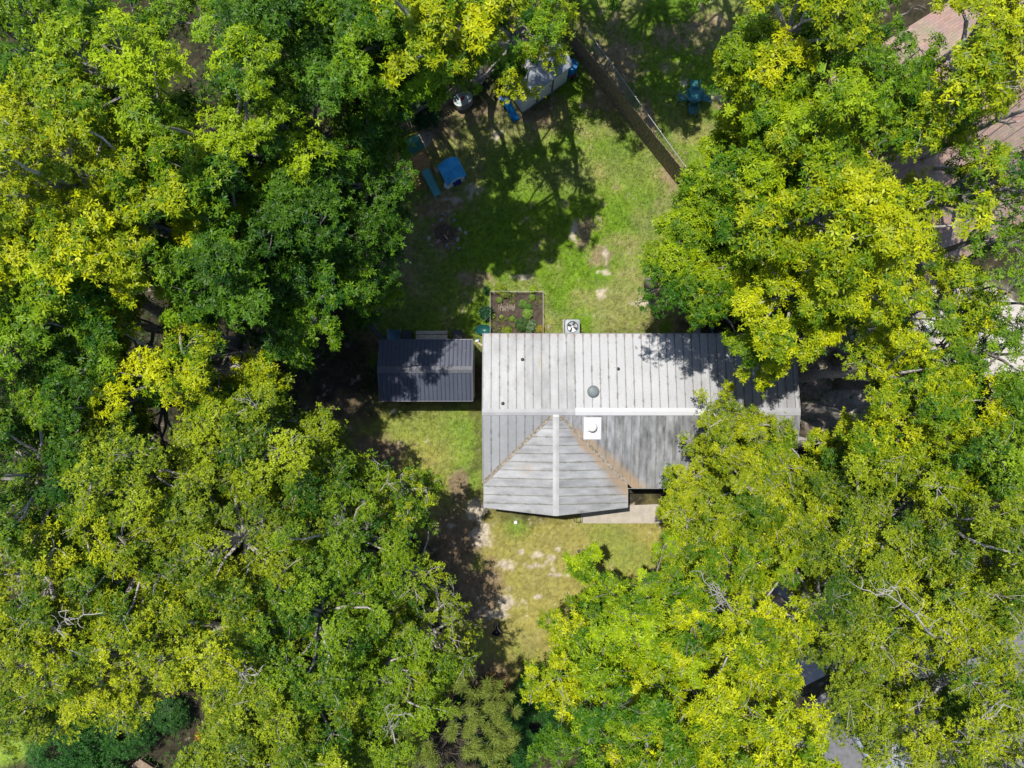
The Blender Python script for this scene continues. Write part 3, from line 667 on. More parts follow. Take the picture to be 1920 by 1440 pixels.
# ================================================================== TOYS BY THE WHITE SHED
x, y = W(939, 187, .3); r = empty('tricycle', (x, y, 0), -1.1, 'dark blue and red tricycle left of the white shed', 'tricycle')
MB().tube([(.28, 0, .5), (.25, 0, .3), (-.2, 0, .25), (-.28, 0, .18)], .025, 8).build('frame', NAVY, r, True)
MB().lathe((-.08, 0, .32), [(.02, 0), (.11, .02), (.11, .05), (.04, .06)], 16, sy=.8).build('seat', NAVY, r)
MB().tube([(.28, -.2, .52), (.30, 0, .5), (.28, .2, .52)], .02, 8).build('handlebar', RED, r)
def ring(c, R, rr, ax='y', n=20):
    return [(c[0]+R*math.cos(2*math.pi*k/n), c[1], c[2]+R*math.sin(2*math.pi*k/n)) for k in range(n+1)]
for c, R2 in (((.3, 0, .18), .16), ((-.28, .2, .11), .1), ((-.28, -.2, .11), .1)):
    w_ = MB().tube(ring(c, R2, .03), .03, 8, False).build('wheel', BLACK, r); MB().tube([(c[0], c[1]-.02, c[2]), (c[0], c[1]+.02, c[2])], R2*.6, 12).build('hub', YEL, w_)
MB().tube([(-.28, -.2, .11), (-.28, .2, .11)], .012, 6).build('axle', DARKM, r)
x, y = W(957, 205, .3); r = empty('toy_slide', (x, y, 0), R_(-58), 'bright blue toddler slide lying between the tricycle and white shed', 'slide')
sl_b = MB(); prof = [(-.6, .55), (-.35, .50), (0, .28), (.35, .12), (.6, .09)]
vs = []
for px_, z_ in prof:
    for yy, dz in ((-.17, .09), (-.15, 0), (.15, 0), (.17, .09)): vs.append((px_, yy, z_+dz))
sl_b.add(vs, [(i*4+k, (i+1)*4+k, (i+1)*4+k+1, i*4+k+1) for i in range(4) for k in range(3)]); so = sl_b.build('chute', BLUE, r, True)
sm_ = so.modifiers.new('s', 'SOLIDIFY'); sm_.thickness = .02
for s in (-1, 1): MB().tube([(-.6, s*.15, .6), (-.75, s*.17, 0)], .025, 8).build('leg', GREENP, r)
MB().tube([(-.66, -.15, .3), (-.66, .15, .3)], .02, 6).tube([(-.7, -.15, .15), (-.7, .15, .15)], .02, 6).build('rung', GREENP, r)

# ================================================================== PLAYHOUSE
x, y = W(846, 317, 1.2); rz = R_(27); r = empty('playhouse', (x, y, 0), rz, 'plastic playhouse with white walls and a blue crossing gable roof', 'playhouse')
s_ = .46
b = MB()
for sx, sy, dx, dy in ((0, -s_, 1, 0), (0, s_, 1, 0), (-s_, 0, 0, 1), (s_, 0, 0, 1)):
    if sy == -s_:
        for q in (-.34, .34): b.box((q, sy, .45), (.24, .04, .9))
        b.box((0, sy, .84), (.5, .04, .14))
    elif dx: b.box((0, sy, .45), (2*s_, .04, .9))
    else: b.box((sx, 0, .45), (.04, 2*s_-.05, .9))
b.build('wall', WHITE_PL, r)
for dx, m_, zz in ((-.1, YEL, .62),): MB().box((dx, -s_-.02, zz), (.12, .03, .2)).build('shutter', m_, r)
dd = MB().box((.03, -s_-.06, .28), (.40, .04, .54)).build('half_door', NAVY, r, bevel=.01)
e = .56; zt, zb = 1.28, .88
def gablepair(axis):
    b = MB()
    P = lambda u, v, z: (u, v, z) if axis == 'x' else (v, u, z)
    n = 7; lines = []
    for k in range(n): t = -1+2*k/(n-1); lines.append((t*e, zb+(zt-zb)*(1-abs(t))**.85))
    vs = [P(u, v, z) for u in (-e, e) for v, z in lines]+[P(u, v, z-.035) for u in (-e, e) for v, z in lines]
    f = [(k, k+1, n+k+1, n+k) for k in range(n-1)]+[(2*n+k, 3*n+k, 3*n+k+1, 2*n+k+1) for k in range(n-1)]
    f += [(k, 2*n+k, 2*n+k+1, k+1) for k in range(n-1)]+[(n+k, n+k+1, 3*n+k+1, 3*n+k) for k in range(n-1)]+[(0, n, 3*n, 2*n), (n-1, 3*n-1, 4*n-1, 2*n-1)]
    b.add(vs, f); return b
m1 = gablepair('x'); m2 = gablepair('y'); 
for v_, f_ in ((m2.v, m2.f),): k = len(m1.v); m1.v += [(a, b2, c+.003) for a, b2, c in v_]; m1.f += [tuple(i+k for i in q) for q in f_]
m1.build('roof', mat('playhouse_roof', (.03, .36, .72), .4, var=.06), r)
arch = [(-.42+.84*k/12, -.575, .90+.30*math.sin(math.pi*k/12)) for k in range(13)]
MB().tube(arch, .022, 6).build('arch_trim', WHITE_PL, r)
x, y = W(839, 346, .4); r = empty('toy_table', (x, y, 0), -.5, 'small white oval toy table in front of the playhouse', 'table')
MB().lathe((0, 0, .36), [(.15, 0), (.185, .02), (.185, .045), (.16, .05), (.155, .035)], 24, sy=1.15).build('tabletop', WHITE_PL, r)
MB().lathe((0, 0, 0), [(.12, 0), (.12, .02), (.04, .05), (.04, .36)], 16).build('pedestal', WHITE_PL, r)

def foliage(pts, nrm, size, cols, k=5, wid=.32, droop=.15):
    """rosettes of pointed leaves: one quad per leaf"""
    n = len(pts); nrm = nrm/np.linalg.norm(nrm, axis=1, keepdims=True)
    ref = np.where(np.abs(nrm[:, 2:3]) < .9, np.array([[0, 0, 1.]]), np.array([[1., 0, 0]]))
    a = np.cross(nrm, ref); a /= np.linalg.norm(a, axis=1, keepdims=True); b = np.cross(nrm, a)
    th0 = rng.uniform(0, 2*np.pi, n); th = th0[:, None]+2*np.pi*np.arange(k)[None]/k+rng.normal(0, .22, (n, k))
    L = size[:, None]*rng.uniform(.7, 1.15, (n, k)); ct = np.cos(th)[..., None]; st = np.sin(th)[..., None]
    d = a[:, None]*ct+b[:, None]*st; s = -a[:, None]*st+b[:, None]*ct; Np = nrm[:, None]
    tilt = rng.normal(-droop, .22, (n, k))[..., None]
    d = d+Np*tilt; Lx = L[..., None]; P = pts[:, None]
    roll = rng.normal(0, .35, (n, k))[..., None]; sv = s+Np*roll
    q = np.stack([P+d*Lx*.06, P+d*Lx*.45+sv*Lx*wid*.5, P+d*Lx, P+d*Lx*.45-sv*Lx*wid*.5], 2)
    c = np.repeat(cols, k, 0)*rng.uniform(.82, 1.18, (n*k, 1))
    return q.reshape(-1, 3), c
def leafmesh(name, Q, C): return np_mesh(name, Q, np.arange(len(Q)).reshape(-1, 4), C)
def bush(name, px, py, z, rad, hgt, label, dark, light, parent=None, n=220, size=.07, k=5, cat='plant', group=None, pot=None):
    x, y = W(px, py, z*.5); root = empty(name, (x, y, 0), 0, label, cat, group)
    ph = rng.uniform(0, 2*np.pi, n); cz = rng.uniform(0, 1, n); rr = np.sqrt(1-cz**2*.8)*rng.uniform(.35, 1, n)
    d = np.stack([np.cos(ph)*rr*rad, np.sin(ph)*rr*rad, (.25+.75*cz)*hgt+z], -1)
    nr = d/np.array([rad, rad, hgt])+rng.normal(0, .4, (n, 3))+np.array([0, 0, .8]); t = rng.random((n, 1))
    Q, C = foliage(d, nr, np.full(n, size), np.array(dark)*(1-t)+np.array(light)*t, k)
    link('leaves', leafmesh('leaves', Q, C), LEAF, root)
    st = MB()
    for i in range(6):
        j = int(rng.integers(0, n)); st.tube([(0, 0, 0 if not pot else z), tuple(d[j]*np.array([.5, .5, .6])), tuple(d[j])], [.012, .009, .005], 5)
    st.build('stems', BARK_DARK, root)
    if pot: MB().lathe((0, 0, 0), [(pot*.75, 0), (pot, z), (pot*1.08, z), (pot*1.08, z+.03), (pot*.9, z+.03), (pot*.88, z-.03)], 20).build('pot', mat('pot_'+name, (.12, .12, .11), .6), root)
    return root
bush('potted_plant', 869, 333, .22, .14, .25, 'small green plant in a dark pot at the playhouse corner', (.03, .1, .01), (.1, .22, .02), n=60, size=.06, pot=.15)

# ================================================================== SWING SLIDE SET
cx, cy = W(795, 330, .6); ps = empty('slide_set', (cx, cy, 0), 0, 'wooden climbing set with green slide, ladder and green canopy at the left lawn edge', 'play set')
PL = lambda px, py, z: (W(px, py, z)[0]-cx, W(px, py, z)[1]-cy, z)
a = Vector(PL(797, 318, 1.1)); m_ = Vector(PL(810, 345, .5)); b2 = Vector(PL(821, 366, .12)); d = (b2-a); d.z = 0; d.normalize(); s = Vector((d.y, -d.x, 0))
vs = []; pts = [a, a.lerp(m_, .5)+Vector((0, 0, .04)), m_, m_.lerp(b2, .6)-Vector((0, 0, .03)), b2]
for p in pts:
    for yy, dz in ((-.22, .12), (-.205, .12), (-.17, 0), (.17, 0), (.205, .12), (.22, .12), (.22, -.03), (-.22, -.03)): vs.append(p+s*yy+Vector((0, 0, dz)))
b = MB().add(vs, [(i*8+k, i*8+(k+1) % 8, (i+1)*8+(k+1) % 8, (i+1)*8+k) for i in range(4) for k in range(8)]+[tuple(range(8)), tuple(32+k for k in range(8))[::-1]]); b.build('slide_chute', TEALL, ps)
dk = MB(); dc = a-d*.45; ang = math.atan2(d.y, d.x)
for k in range(6): dk.box(dc+d*(-.35+.14*k)+Vector((0, 0, -.03)), (.125, .8, .03), rz=ang)
dk.build('deck', WOOD_ORANGE, ps)
for i in (-1, 1):
    for j in (-1, 1):
        q = dc+d*i*.38+s*j*.40; MB().box((q.x, q.y, .85), (.09, .09, 1.7), rz=ang).build('post', WOOD_ORANGE, ps)
cn = MB(); c0 = dc-d*.35-s*.0
vs = []
for i, zz in ((-.45, 1.45), (0, 1.75), (.35, 1.5)):
    for j in (-.45, 0, .45): vs.append((c0+d*i+s*j+Vector((0, 0, zz))))
cn.add(vs, [(0, 1, 4, 3), (1, 2, 5, 4), (3, 4, 7, 6), (4, 5, 8, 7)]); co = cn.build('canopy', GREENP, ps); co.modifiers.new('s', 'SOLIDIFY').thickness = .015
tb = [c0-d*.47+s*(-.5+k*.125)+Vector((0, 0, 1.42+.25*math.sin(math.pi*k/8))) for k in range(9)]; MB().tube(tb, .035, 8).build('yellow_tube', YEL, ps, True)
ld = MB(); l0 = dc-s*.5+Vector((0, 0, 0)); l0 = Vector(PL(784, 326, 1.0)); l1 = Vector(PL(793, 356, .1)); dl = (l1-l0); dh = Vector((dl.x, dl.y, 0)).normalized(); sl2 = Vector((dh.y, -dh.x, 0))
for j in (-1, 1): ld.bar(l0+sl2*j*.2, l1+sl2*j*.2, .05, .09)
for k in range(5): p = l0.lerp(l1, (k+.5)/5); ld.bar(p-sl2*.24+Vector((0, 0, .05)), p+sl2*.24+Vector((0, 0, .05)), .09, .035)
ld.build('ladder', WOOD_ORANGE, ps)

# ================================================================== FIRE PIT
def rock(name, px, py, r_, label, group, m=STONE, seed=0, flat=.6):
    x, y = W(px, py); rr = random.Random(seed); n = 9; b = MB(); vs = []
    for zi, (zz, g) in enumerate(((0, .85), (.5, 1.0), (.9, .7))):
        for k in range(n):
            t = 2*math.pi*k/n; q = r_*g*(.75+.5*rr.random()); vs.append((q*math.cos(t), q*math.sin(t)*.8, zz*r_*flat*2*(.8+.3*rr.random())))
    vs.append((0, 0, r_*flat*2)); f = [(i*n+k, i*n+(k+1) % n, (i+1)*n+(k+1) % n, (i+1)*n+k) for i in range(2) for k in range(n)]+[(2*n+k, 2*n+(k+1) % n, 3*n) for k in range(n)]
    o = b.add(vs, f).build(name, m); o.location = (x, y, -.02); o.rotation_euler = (0, 0, rr.random()*6); tag(o, label, 'stone', group)
PALEST = mat('stone_pale', (.42, .41, .38), .9, var=.25, scale=9); PINKST = mat('stone_pink', (.34, .27, .23), .9, var=.25, scale=9)
rk = [(827, 413, .13, 'grey stone on the top edge of the fire pit ring', STONE), (851, 413, .11, 'rounded grey stone on the upper right of the fire pit ring', STONE), (862, 430, .13, 'round pale stone on the right of the fire pit ring', PALEST),
      (873, 437, .11, 'small pale triangular stone farthest right of the fire pit', PALEST), (858, 450, .13, 'pale stone on the lower right of the fire pit ring', PALEST), (849, 457, .08, 'smallest blue-grey stone at the bottom right of the fire pit', STONE),
      (813, 422, .10, 'tan stone on the upper left of the fire pit ring', PINKST), (804, 447, .13, 'bright pale stone on the left of the fire pit ring', PALEST), (809, 460, .11, 'flat yellowish stone at the lower left of the fire pit', PINKST),
      (822, 453, .16, 'large pinkish slab stone leaning at the lower left of the fire pit', PINKST), (838, 461, .12, 'dull stone at the bottom of the fire pit ring', STONE), (860, 466, .11, 'grey-green stone below and outside the fire pit ring', STONE), (830, 401, .10, 'blue-grey stone standing above the fire pit ring', STONE)]
for i, (a, b2, c, l, m_) in enumerate(rk): rock('stone', a, b2, c, l, 'stones around the fire pit', m_, i+3)
x, y = W(834, 437); ash = MB()
vs = [(x, y, .05)]+[(x+.62*(.8+.3*random.random())*math.cos(2*math.pi*k/24), y+.5*(.8+.3*random.random())*math.sin(2*math.pi*k/24), .012) for k in range(24)]
ash.add(vs, [(0, k+1, (k+1) % 24+1) for k in range(24)]); o = ash.build('ash_bed', mat('ash', (.12, .09, .07), .95, var=.5, scale=12, bump=.5), None, True); tag(o, 'dark bed of ash and char inside the fire pit ring', 'ash')
fw = MB(); random.seed(5)
for k in range(150):
    a = random.random()*6.28; rr = random.random()**.6*.68; q = (x+rr*math.cos(a), y+rr*math.sin(a)*.85); t = random.random()*6.28; l = random.uniform(.05, .16); fw.bar((q[0], q[1], .05+random.random()*.06), (q[0]+l*math.cos(t), q[1]+l*math.sin(t), .06+random.random()*.08), .02, .02)
o = fw.build('firewood_sticks', mat('burnt_sticks', (.24, .16, .11), .9, var=.6, scale=14)); tag(o, 'pile of short brown sticks in the fire pit', 'firewood', kind='stuff')
for i, (px, py, m_, t, l, lb) in enumerate(((840, 438, WOOD_ORANGE, 1.5, .2, 'orange piece of wood in the middle of the fire pit'), (837, 446, WOOD_PALE, -.9, .26, 'grey split stick lying across the fire pit centre'))):
    q = W(px, py); o = MB().bar((-l/2*math.cos(t), -l/2*math.sin(t), 0), (l/2*math.cos(t), l/2*math.sin(t), .03), .06, .05).build('log', m_); o.location = (q[0], q[1], .16); tag(o, lb, 'log')

# ================================================================== GARDEN BED
gx0, gy1 = W(919, 546, .5); gx1, gy0 = W(1018.5, 629, .5)
o = sheet('garden_soil', [(gx0, gy0), (gx1, gy0), (gx1, gy1), (gx0, gy1)], .045, mat('soil', (.075, .056, .042), .95, var=.45, scale=5, bump=.7))
gf = empty('garden_fence', (gx0, gy0, 0), 0, 'thin pale wire fence around the vegetable bed behind the house', 'fence'); gl, gw_ = gx1-gx0, gy1-gy0
PW = mat('pale_wire', (.46, .44, .38), .6)
for a, b2 in (((0, gw_), (gl, gw_)), ((0, 0), (0, gw_)), ((gl, 0), (gl, gw_))):
    MB().tube([(a[0], a[1], .5), (b2[0], b2[1], .5)], .009, 6).tube([(a[0], a[1], .25), (b2[0], b2[1], .25)], .006, 6).build('rail', PW, gf)
for q in ((0, 0), (0, gw_), (gl, gw_), (gl, 0), (gl/2, gw_), (0, gw_/2), (gl, gw_/2)): MB().tube([(q[0], q[1], 0), (q[0], q[1], .56)], .018, 6).build('post', PW, gf)
gp = [(938, 542, .24, 'yellow-green bushy plant at the upper left corner of the bed', (.12, .2, .01), (.3, .36, .02)), (999, 543, .17, 'bright lime plant on the top fence of the bed', (.14, .26, .01), (.32, .42, .02)), (948, 552, .20, 'olive plant just inside the upper left of the bed', (.07, .12, .02), (.22, .26, .04)),
      (937, 563, .12, 'tiny pale green plant beside the wooden sticks', (.07, .14, .02), (.2, .3, .04)), (981, 570, .18, 'pale green plant above the tall lettuce row', (.06, .15, .02), (.18, .3, .05)), (989, 577, .17, 'dark green plant in the middle right of the bed', (.04, .12, .01), (.1, .24, .03)),
      (989, 589, .22, 'light green dense leafy plant at the right centre of the bed', (.12, .24, .03), (.26, .4, .06)), (998, 558, .12, 'small feathery plant near the upper right of the bed', (.07, .16, .02), (.18, .28, .03)), (979, 609, .30, 'dark leafy bush near the lower centre of the bed', (.02, .07, .02), (.1, .18, .04)),
      (995, 613, .27, 'grey-green spreading plant at the lower right of the bed', (.06, .12, .05), (.22, .32, .14)), (924, 592, .10, 'thin yellow plant along the left fence of the bed', (.14, .2, .02), (.28, .3, .04)), (1012, 618, .18, 'orange-tinged plant at the lower right corner of the bed', (.2, .17, .02), (.34, .28, .03)),
      (950, 622, .20, 'low lime plant against the eave in the bed', (.1, .16, .01), (.24, .3, .02)), (960, 598, .10, 'small round green seedling in the middle of the bed', (.08, .18, .02), (.2, .34, .03))]
for px, py, rd, lb, dk_, lt in gp: bush('garden_plant', px, py, .08, rd*1.35, rd*1.5, lb, dk_, lt, n=int(50+500*rd*rd*5), size=.085, group='plants in the vegetable bed')
bush('garden_plant', 911, 588, .15, .38, .45, 'dark glossy long-leaved plant outside the left side of the bed', (.008, .03, .012), (.02, .09, .03), n=120, size=.2, k=4)
bush('garden_plant', 912, 545, .1, .22, .3, 'dark green round plant outside the upper left corner of the bed', (.01, .05, .01), (.04, .12, .02), n=110, size=.08)
for i, (px, py, lb) in enumerate(((1015, 580, 'round pot'),)): pass
x, y = W(940, 594); r = bush('potted_plant', 940, 594, .14, .09, .12, 'tiny lime plant in a pale pot left of the bed centre', (.15, .26, .01), (.3, .42, .03), n=30, size=.05, pot=.10)
rng = np.random.default_rng(4); n = 420; xx_ = rng.uniform(gx0+.05, gx1-.05, n); yy_ = rng.uniform(gy0+.05, gy1-.05, n); k_ = fbm(xx_, yy_, 1.6, 3) > .52; xx_, yy_ = xx_[k_], yy_[k_]; n = len(xx_); t_ = rng.random((n, 1))
Q_, C_ = foliage(np.stack([xx_, yy_, rng.uniform(.06, .16, n)], -1), np.array([[0, 0, 1.]])+rng.normal(0, .4, (n, 3)), rng.uniform(.05, .12, n), np.array([.03, .09, .01])*(1-t_)+np.array([.22, .24, .03])*t_, 5, .35)
o = link('weeds', leafmesh('weeds', Q_, C_), LEAF); tag(o, 'scattered weeds growing in the soil of the vegetable bed', 'weeds', kind='stuff')
stk = MB()
for k in range(15): xx = W(936+k*2.1, 0)[0]; yy = W(0, 577)[1]+random.uniform(-.1, .1); stk.bar((xx, yy-.12, .07), (xx+random.uniform(-.02, .02), yy+.14, .12), .018, .018)
o = stk.build('plant_stakes', WOOD_PALE); tag(o, 'row of pale thin wooden stakes lying in the vegetable bed', 'stakes')
x, y = W(906, 618, .3); r = empty('plastic_tub', (x, y, 0), 0, 'dark teal shallow plastic tub outside the lower left corner of the bed', 'tub')
MB().lathe((0, 0, 0), [(.34, 0), (.42, .22), (.44, .24), (.42, .23), (.33, .04)], 28, sy=.62).build('tub_body', mat('tub_teal', (.01, .085, .075), .35), r, True)
x, y = W(895, 639); r = empty('water_jug', (x, y, 0), .5, 'small white jug lying between the shed and the house corner', 'jug'); MB().tube([(-.1, 0, .08), (.08, 0, .08)], .07, 12).build('jug_body', WHITE_PL, r, True); MB().tube([(.08, 0, .08), (.14, 0, .08)], .03, 10).build('cap', BLUE, r)
o = MB().box((0, 0, .04), (.3, .1, .05)).build('wood_block', WOOD_PALE); o.location = (*W(900, 645), 0); o.rotation_euler = (0, 0, -.6); tag(o, 'short pale wood offcut on the ground at the house corner', 'wood')
o = MB().lathe((0, 0, 0), [(.02, 0), (.09, .04), (.11, .1), (.09, .16), (.02, .2)], 16).build('ball', WHITE_PL, None, True); o.location = (*W(967, 979), 0); tag(o, 'small white ball on the front lawn under the gable', 'ball')

# metal handrail at the front
x, y = W(1083, 968, .6); r = empty('handrail', (x, y, 0), 0, 'thin dark metal handrail beside the front walkway', 'handrail')
for sx in (-.16, .17): MB().tube([(sx, .25, 0), (sx, .25, .75), (sx, -.27, .72), (sx, -.27, 0)], .014, 6).build('rail', mat('rust_rail', (.12, .085, .05), .7), r)
MB().tube([(-.16, -.27, .72), (.17, -.27, .72)], .012, 6).build('crossbar', mat('rust_rail', (.1, .08, .05)), r)

# ================================================================== PATIO SET
x, y = W(1303, 177, .7); r = empty('patio_table', (x, y, 0), 0, 'round teal plastic patio table on the neighbouring lawn', 'table')
MB().lathe((0, 0, .68), [(.42, 0), (.45, .015), (.45, .035), (.43, .045), (.40, .03), (.02, .03)], 10).build('tabletop', mat('table_teal', (.03, .22, .25), .25, var=.2, scale=2), r)
for k in range(4): t = math.pi/4+k*math.pi/2; MB().tube([(.28*math.cos(t), .28*math.sin(t), .68), (.36*math.cos(t), .36*math.sin(t), 0)], .025, 8).build('leg', TEALD, r)
def chair(px, py, rz, label):
    x, y = W(px, py, .5); c = empty('patio_chair', (x, y, 0), rz, label, 'chair', 'teal chairs around the patio table')
    s = MB()
    for k in range(5): s.box((-.16+.08*k, 0, .40), (.06, .40, .025))
    s.build('seat', TEAL, c)
    s = MB()
    for k in range(5): s.bar((-.16+.08*k, -.2, .42), (-.17+.085*k, -.34, .86), .05, .02)
    s.bar((-.22, -.34, .86), (.22, -.34, .86), .04, .03); s.build('backrest', TEAL, c)
    for sx in (-1, 1):
        MB().tube([(sx*.24, -.26, .62), (sx*.25, .0, .64), (sx*.24, .2, .62)], .022, 6).build('armrest', TEAL, c)
        MB().tube([(sx*.24, .2, .62), (sx*.27, .27, 0)], .02, 6).build('leg', TEALD, c)
        MB().tube([(sx*.21, -.22, .42), (sx*.26, -.46, 0)], .02, 6).build('leg', TEALD, c)
    return c
chair(1300, 205, 3.14, 'teal chair on the side of the patio table nearest the house'); chair(1303, 157, 0, 'teal chair at the far top side of the patio table')
chair(1279, 181, 1.57+.2, 'dark teal chair at the left of the patio table in shade'); chair(1326, 182, -1.57-.2, 'teal chair at the right of the patio table by the trees')

# ================================================================== CART ON FRONT LAWN
x, y = W(931, 1181, .4); r = empty('garden_cart', (x, y, 0), 0, 'black two-wheeled garden cart with curved wooden rails on the front lawn', 'garden cart')
poly = [(0, .22), (.07, .12), (.15, .02), (.24, -.10), (.25, -.20), (.16, -.28), (0, -.33), (-.16, -.28), (-.27, -.20), (-.26, -.10), (-.13, .02), (-.06, .12)]
b = MB(); n = len(poly); vs = [(p[0]*.7, p[1]*.7, .15) for p in poly]+[(p[0], p[1], .42) for p in poly]+[(p[0]*.93, p[1]*.93, .42) for p in poly]+[(p[0]*.62, p[1]*.62, .18) for p in poly]
b.add(vs, [(i+j*n, (i+1) % n+j*n, (i+1) % n+(j+1)*n, i+(j+1)*n) for j in range(3) for i in range(n)]+[tuple(range(n))[::-1], tuple(3*n+i for i in range(n))]); b.build('tray', BLACK, r)
MB().tube([(-.30, -.24, .46), (-.27, -.12, .46), (-.10, .04, .45), (-.05, .16, .42), (-.05, .38, .40)], .022, 8).build('side_rail', mat('rail_wood', (.40, .22, .13), .7), r, True)
MB().tube([(.24, -.14, .46), (.14, -.02, .46), (.07, .08, .45), (.05, .2, .42), (.04, .38, .40)], .02, 8).build('side_rail', mat('rail_pale', (.5, .42, .38), .7), r, True)
for s in (-1, 1): MB().tube([(s*.12-.02, .14, .14), (s*.12+.03, .14, .14)], .14, 16).build('wheel', BLACK, r)
MB().tube([(-.15, .14, .14), (.15, .14, .14)], .012, 6).build('axle', DARKM, r)
MB().lathe((0, -.2, .20), [(.045, 0), (.05, .05), (.035, .05), (.03, .01)], 14).build('cup', mat('cup_grey', (.35, .36, .38), .5), r)

# ================================================================== NEIGHBOUR'S HOUSE
nx_, ny_ = W(1742, 528, 3.0); nh = empty('neighbour_house', (nx_, ny_, 0), R_(32), 'neighbouring house with a brown shingle roof under the upper right trees', 'house')
SHG = bpy.data.materials.new('brown_shingles'); SHG.use_nodes = True; t = SHG.node_tree; b = t.nodes['Principled BSDF']; b.inputs['Roughness'].default_value = .9
tc = t.nodes.new('ShaderNodeTexCoord'); br = t.nodes.new('ShaderNodeTexBrick'); br.inputs['Scale'].default_value = 1; br.inputs['Brick Width'].default_value = .33; br.inputs['Row Height'].default_value = .14; br.inputs['Mortar Size'].default_value = .006
br.inputs['Color1'].default_value = (.36, .235, .17, 1); br.inputs['Color2'].default_value = (.29, .19, .145, 1); br.inputs['Mortar'].default_value = (.16, .11, .09, 1)
n = t.nodes.new('ShaderNodeTexNoise'); n.inputs['Scale'].default_value = 1.3; n.inputs['Detail'].default_value = 6; mx = t.nodes.new('ShaderNodeMix'); mx.data_type = 'RGBA'; mx.blend_type = 'MULTIPLY'; mx.inputs[0].default_value = .5
t.links.new(tc.outputs['Object'], br.inputs[0]); t.links.new(tc.outputs['Object'], n.inputs[0]); t.links.new(br.outputs[0], mx.inputs[6]); t.links.new(n.outputs['Color'], mx.inputs[7]); 
hs = t.nodes.new('ShaderNodeHueSaturation'); hs.inputs['Value'].default_value = 1.45; hs.inputs['Saturation'].default_value = .85; t.links.new(mx.outputs[2], hs.inputs['Color']); t.links.new(hs.outputs[0], b.inputs['Base Color'])
LN, DN = 16, 11; hE, hR = 2.8, 4.9
for s in (0, 1):
    y0_, y1_ = (0, DN/2) if s == 0 else (DN, DN/2); vs = [(-.0, y0_, hE), (LN, y0_, hE), (LN, y1_, hR), (0, y1_, hR)]; vs += [(a_, b2, c_-.12) for a_, b2, c_ in vs]
    f = [(0, 1, 2, 3), (7, 6, 5, 4), (0, 4, 5, 1), (1, 5, 6, 2), (3, 2, 6, 7), (0, 3, 7, 4)]
    if s: f = [q[::-1] for q in f]
    MB().add(vs, f).build('roof', SHG, nh)
MB().box((LN/2, DN/2, hR+.03), (LN, .3, .05)).build('ridge_cap', mat('ridge_brown', (.3, .2, .15), .9), nh)
MB().prism([(.4, .4), (LN-.4, .4), (LN-.4, DN-.4), (.4, DN-.4)], 0, hE-.05).build('wall', SIDING, nh)
MB().add([(.4, .4, hE-.05), (.4, DN-.4, hE-.05), (.4, DN/2, hR-.2)], [(0, 2, 1)]).build('gable_wall', SIDING, nh)
for xx in (3, 8): q = MB().box((xx, .38, 1.5), (1.1, .06, 1.2)).build('window', WHITE, nh); MB().box((xx, .36, 1.5), (.96, .06, 1.06)).build('pane', GLASS, q)
MB().box((5.5, .38, 1.05), (.95, .06, 2.1)).build('door', TRIM, nh)
# overhead cables across the brown roof
for k, (p, q) in enumerate((((1740, 275), (1990, 95)), ((1765, 315), (2000, 120)), ((1768, 345), (1960, 210)))):
    a = W3(p[0], p[1], 6.5); b2 = W3(q[0], q[1], 6.8); m_ = ((a[0]+b2[0])/2, (a[1]+b2[1])/2, 6.3)
    o = MB().tube([a, m_, b2], .018, 5).build('power_cable', BLACK); tag(o, ['topmost of the thin black cables crossing above the brown shingle roof', 'middle thin black cable crossing above the brown shingle roof', 'lowest thin black cable crossing above the brown shingle roof'][k], 'cable', 'cables over the brown roof')

# things on the neighbour's bare yard
x, y = W(1708, 668); r = empty('paddling_pool', (x, y, 0), 0, 'pale blue paddling pool on bare ground glimpsed between right-hand trees', 'pool')
MB().lathe((0, 0, 0), [(.75, 0), (.85, .1), (.82, .22), (.72, .22), (.68, .1), (.68, .03)], 30, capb=True).build('pool_wall', LBLUE, r, True)
MB().lathe((0, 0, .12), [(.70, 0)], 30, capb=False).build('pool_water', mat('pool_water', (.25, .5, .62), .08), r)
def lawn_chair(px, py, rz, label, m_):
    x, y = W(px, py, .4); c = empty('lawn_chair', (x, y, 0), rz, label, 'chair', 'chairs on the bare yard')
    MB().box((0, 0, .4), (.5, .5, .04)).build('seat', m_, c, bevel=.01); MB().box((0, -.27, .68), (.48, .04, .5), rx=-.15).build('backrest', m_, c, bevel=.01)
    for sx in (-1, 1):
        MB().box((sx*.27, -.02, .6), (.05, .5, .03)).build('armrest', m_, c)
        for sy in (-1, 1): MB().box((sx*.22, sy*.22, .2), (.04, .04, .4)).build('leg', m_, c)
lawn_chair(1746, 612, .6, 'white lawn chair nearest the brown roof on the pale ground', WHITE_PL); lawn_chair(1722, 640, 2.4, 'white lawn chair just above the pale blue pool', WHITE_PL)
x, y = W(1800, 632); r = empty('trailer_frame', (x, y, 0), R_(28), 'low grey metal trailer frame on the pale ground right of the pool', 'trailer')
MB().bar((-.7, -.3, .45), (.7, -.3, .45), .06, .06).bar((-.7, .3, .45), (.7, .3, .45), .06, .06).bar((-.7, -.3, .45), (-.7, .3, .45), .06, .06).bar((.7, -.3, .45), (.7, .3, .45), .06, .06).build('frame', STEEL, r)
MB().box((0, 0, .43), (1.3, .56, .02)).build('bed', DARKM, r)
for s in (-1, 1): MB().tube([(0, s*.38, .25), (0, s*.46, .25)], .25, 18).build('wheel', BLACK, r)
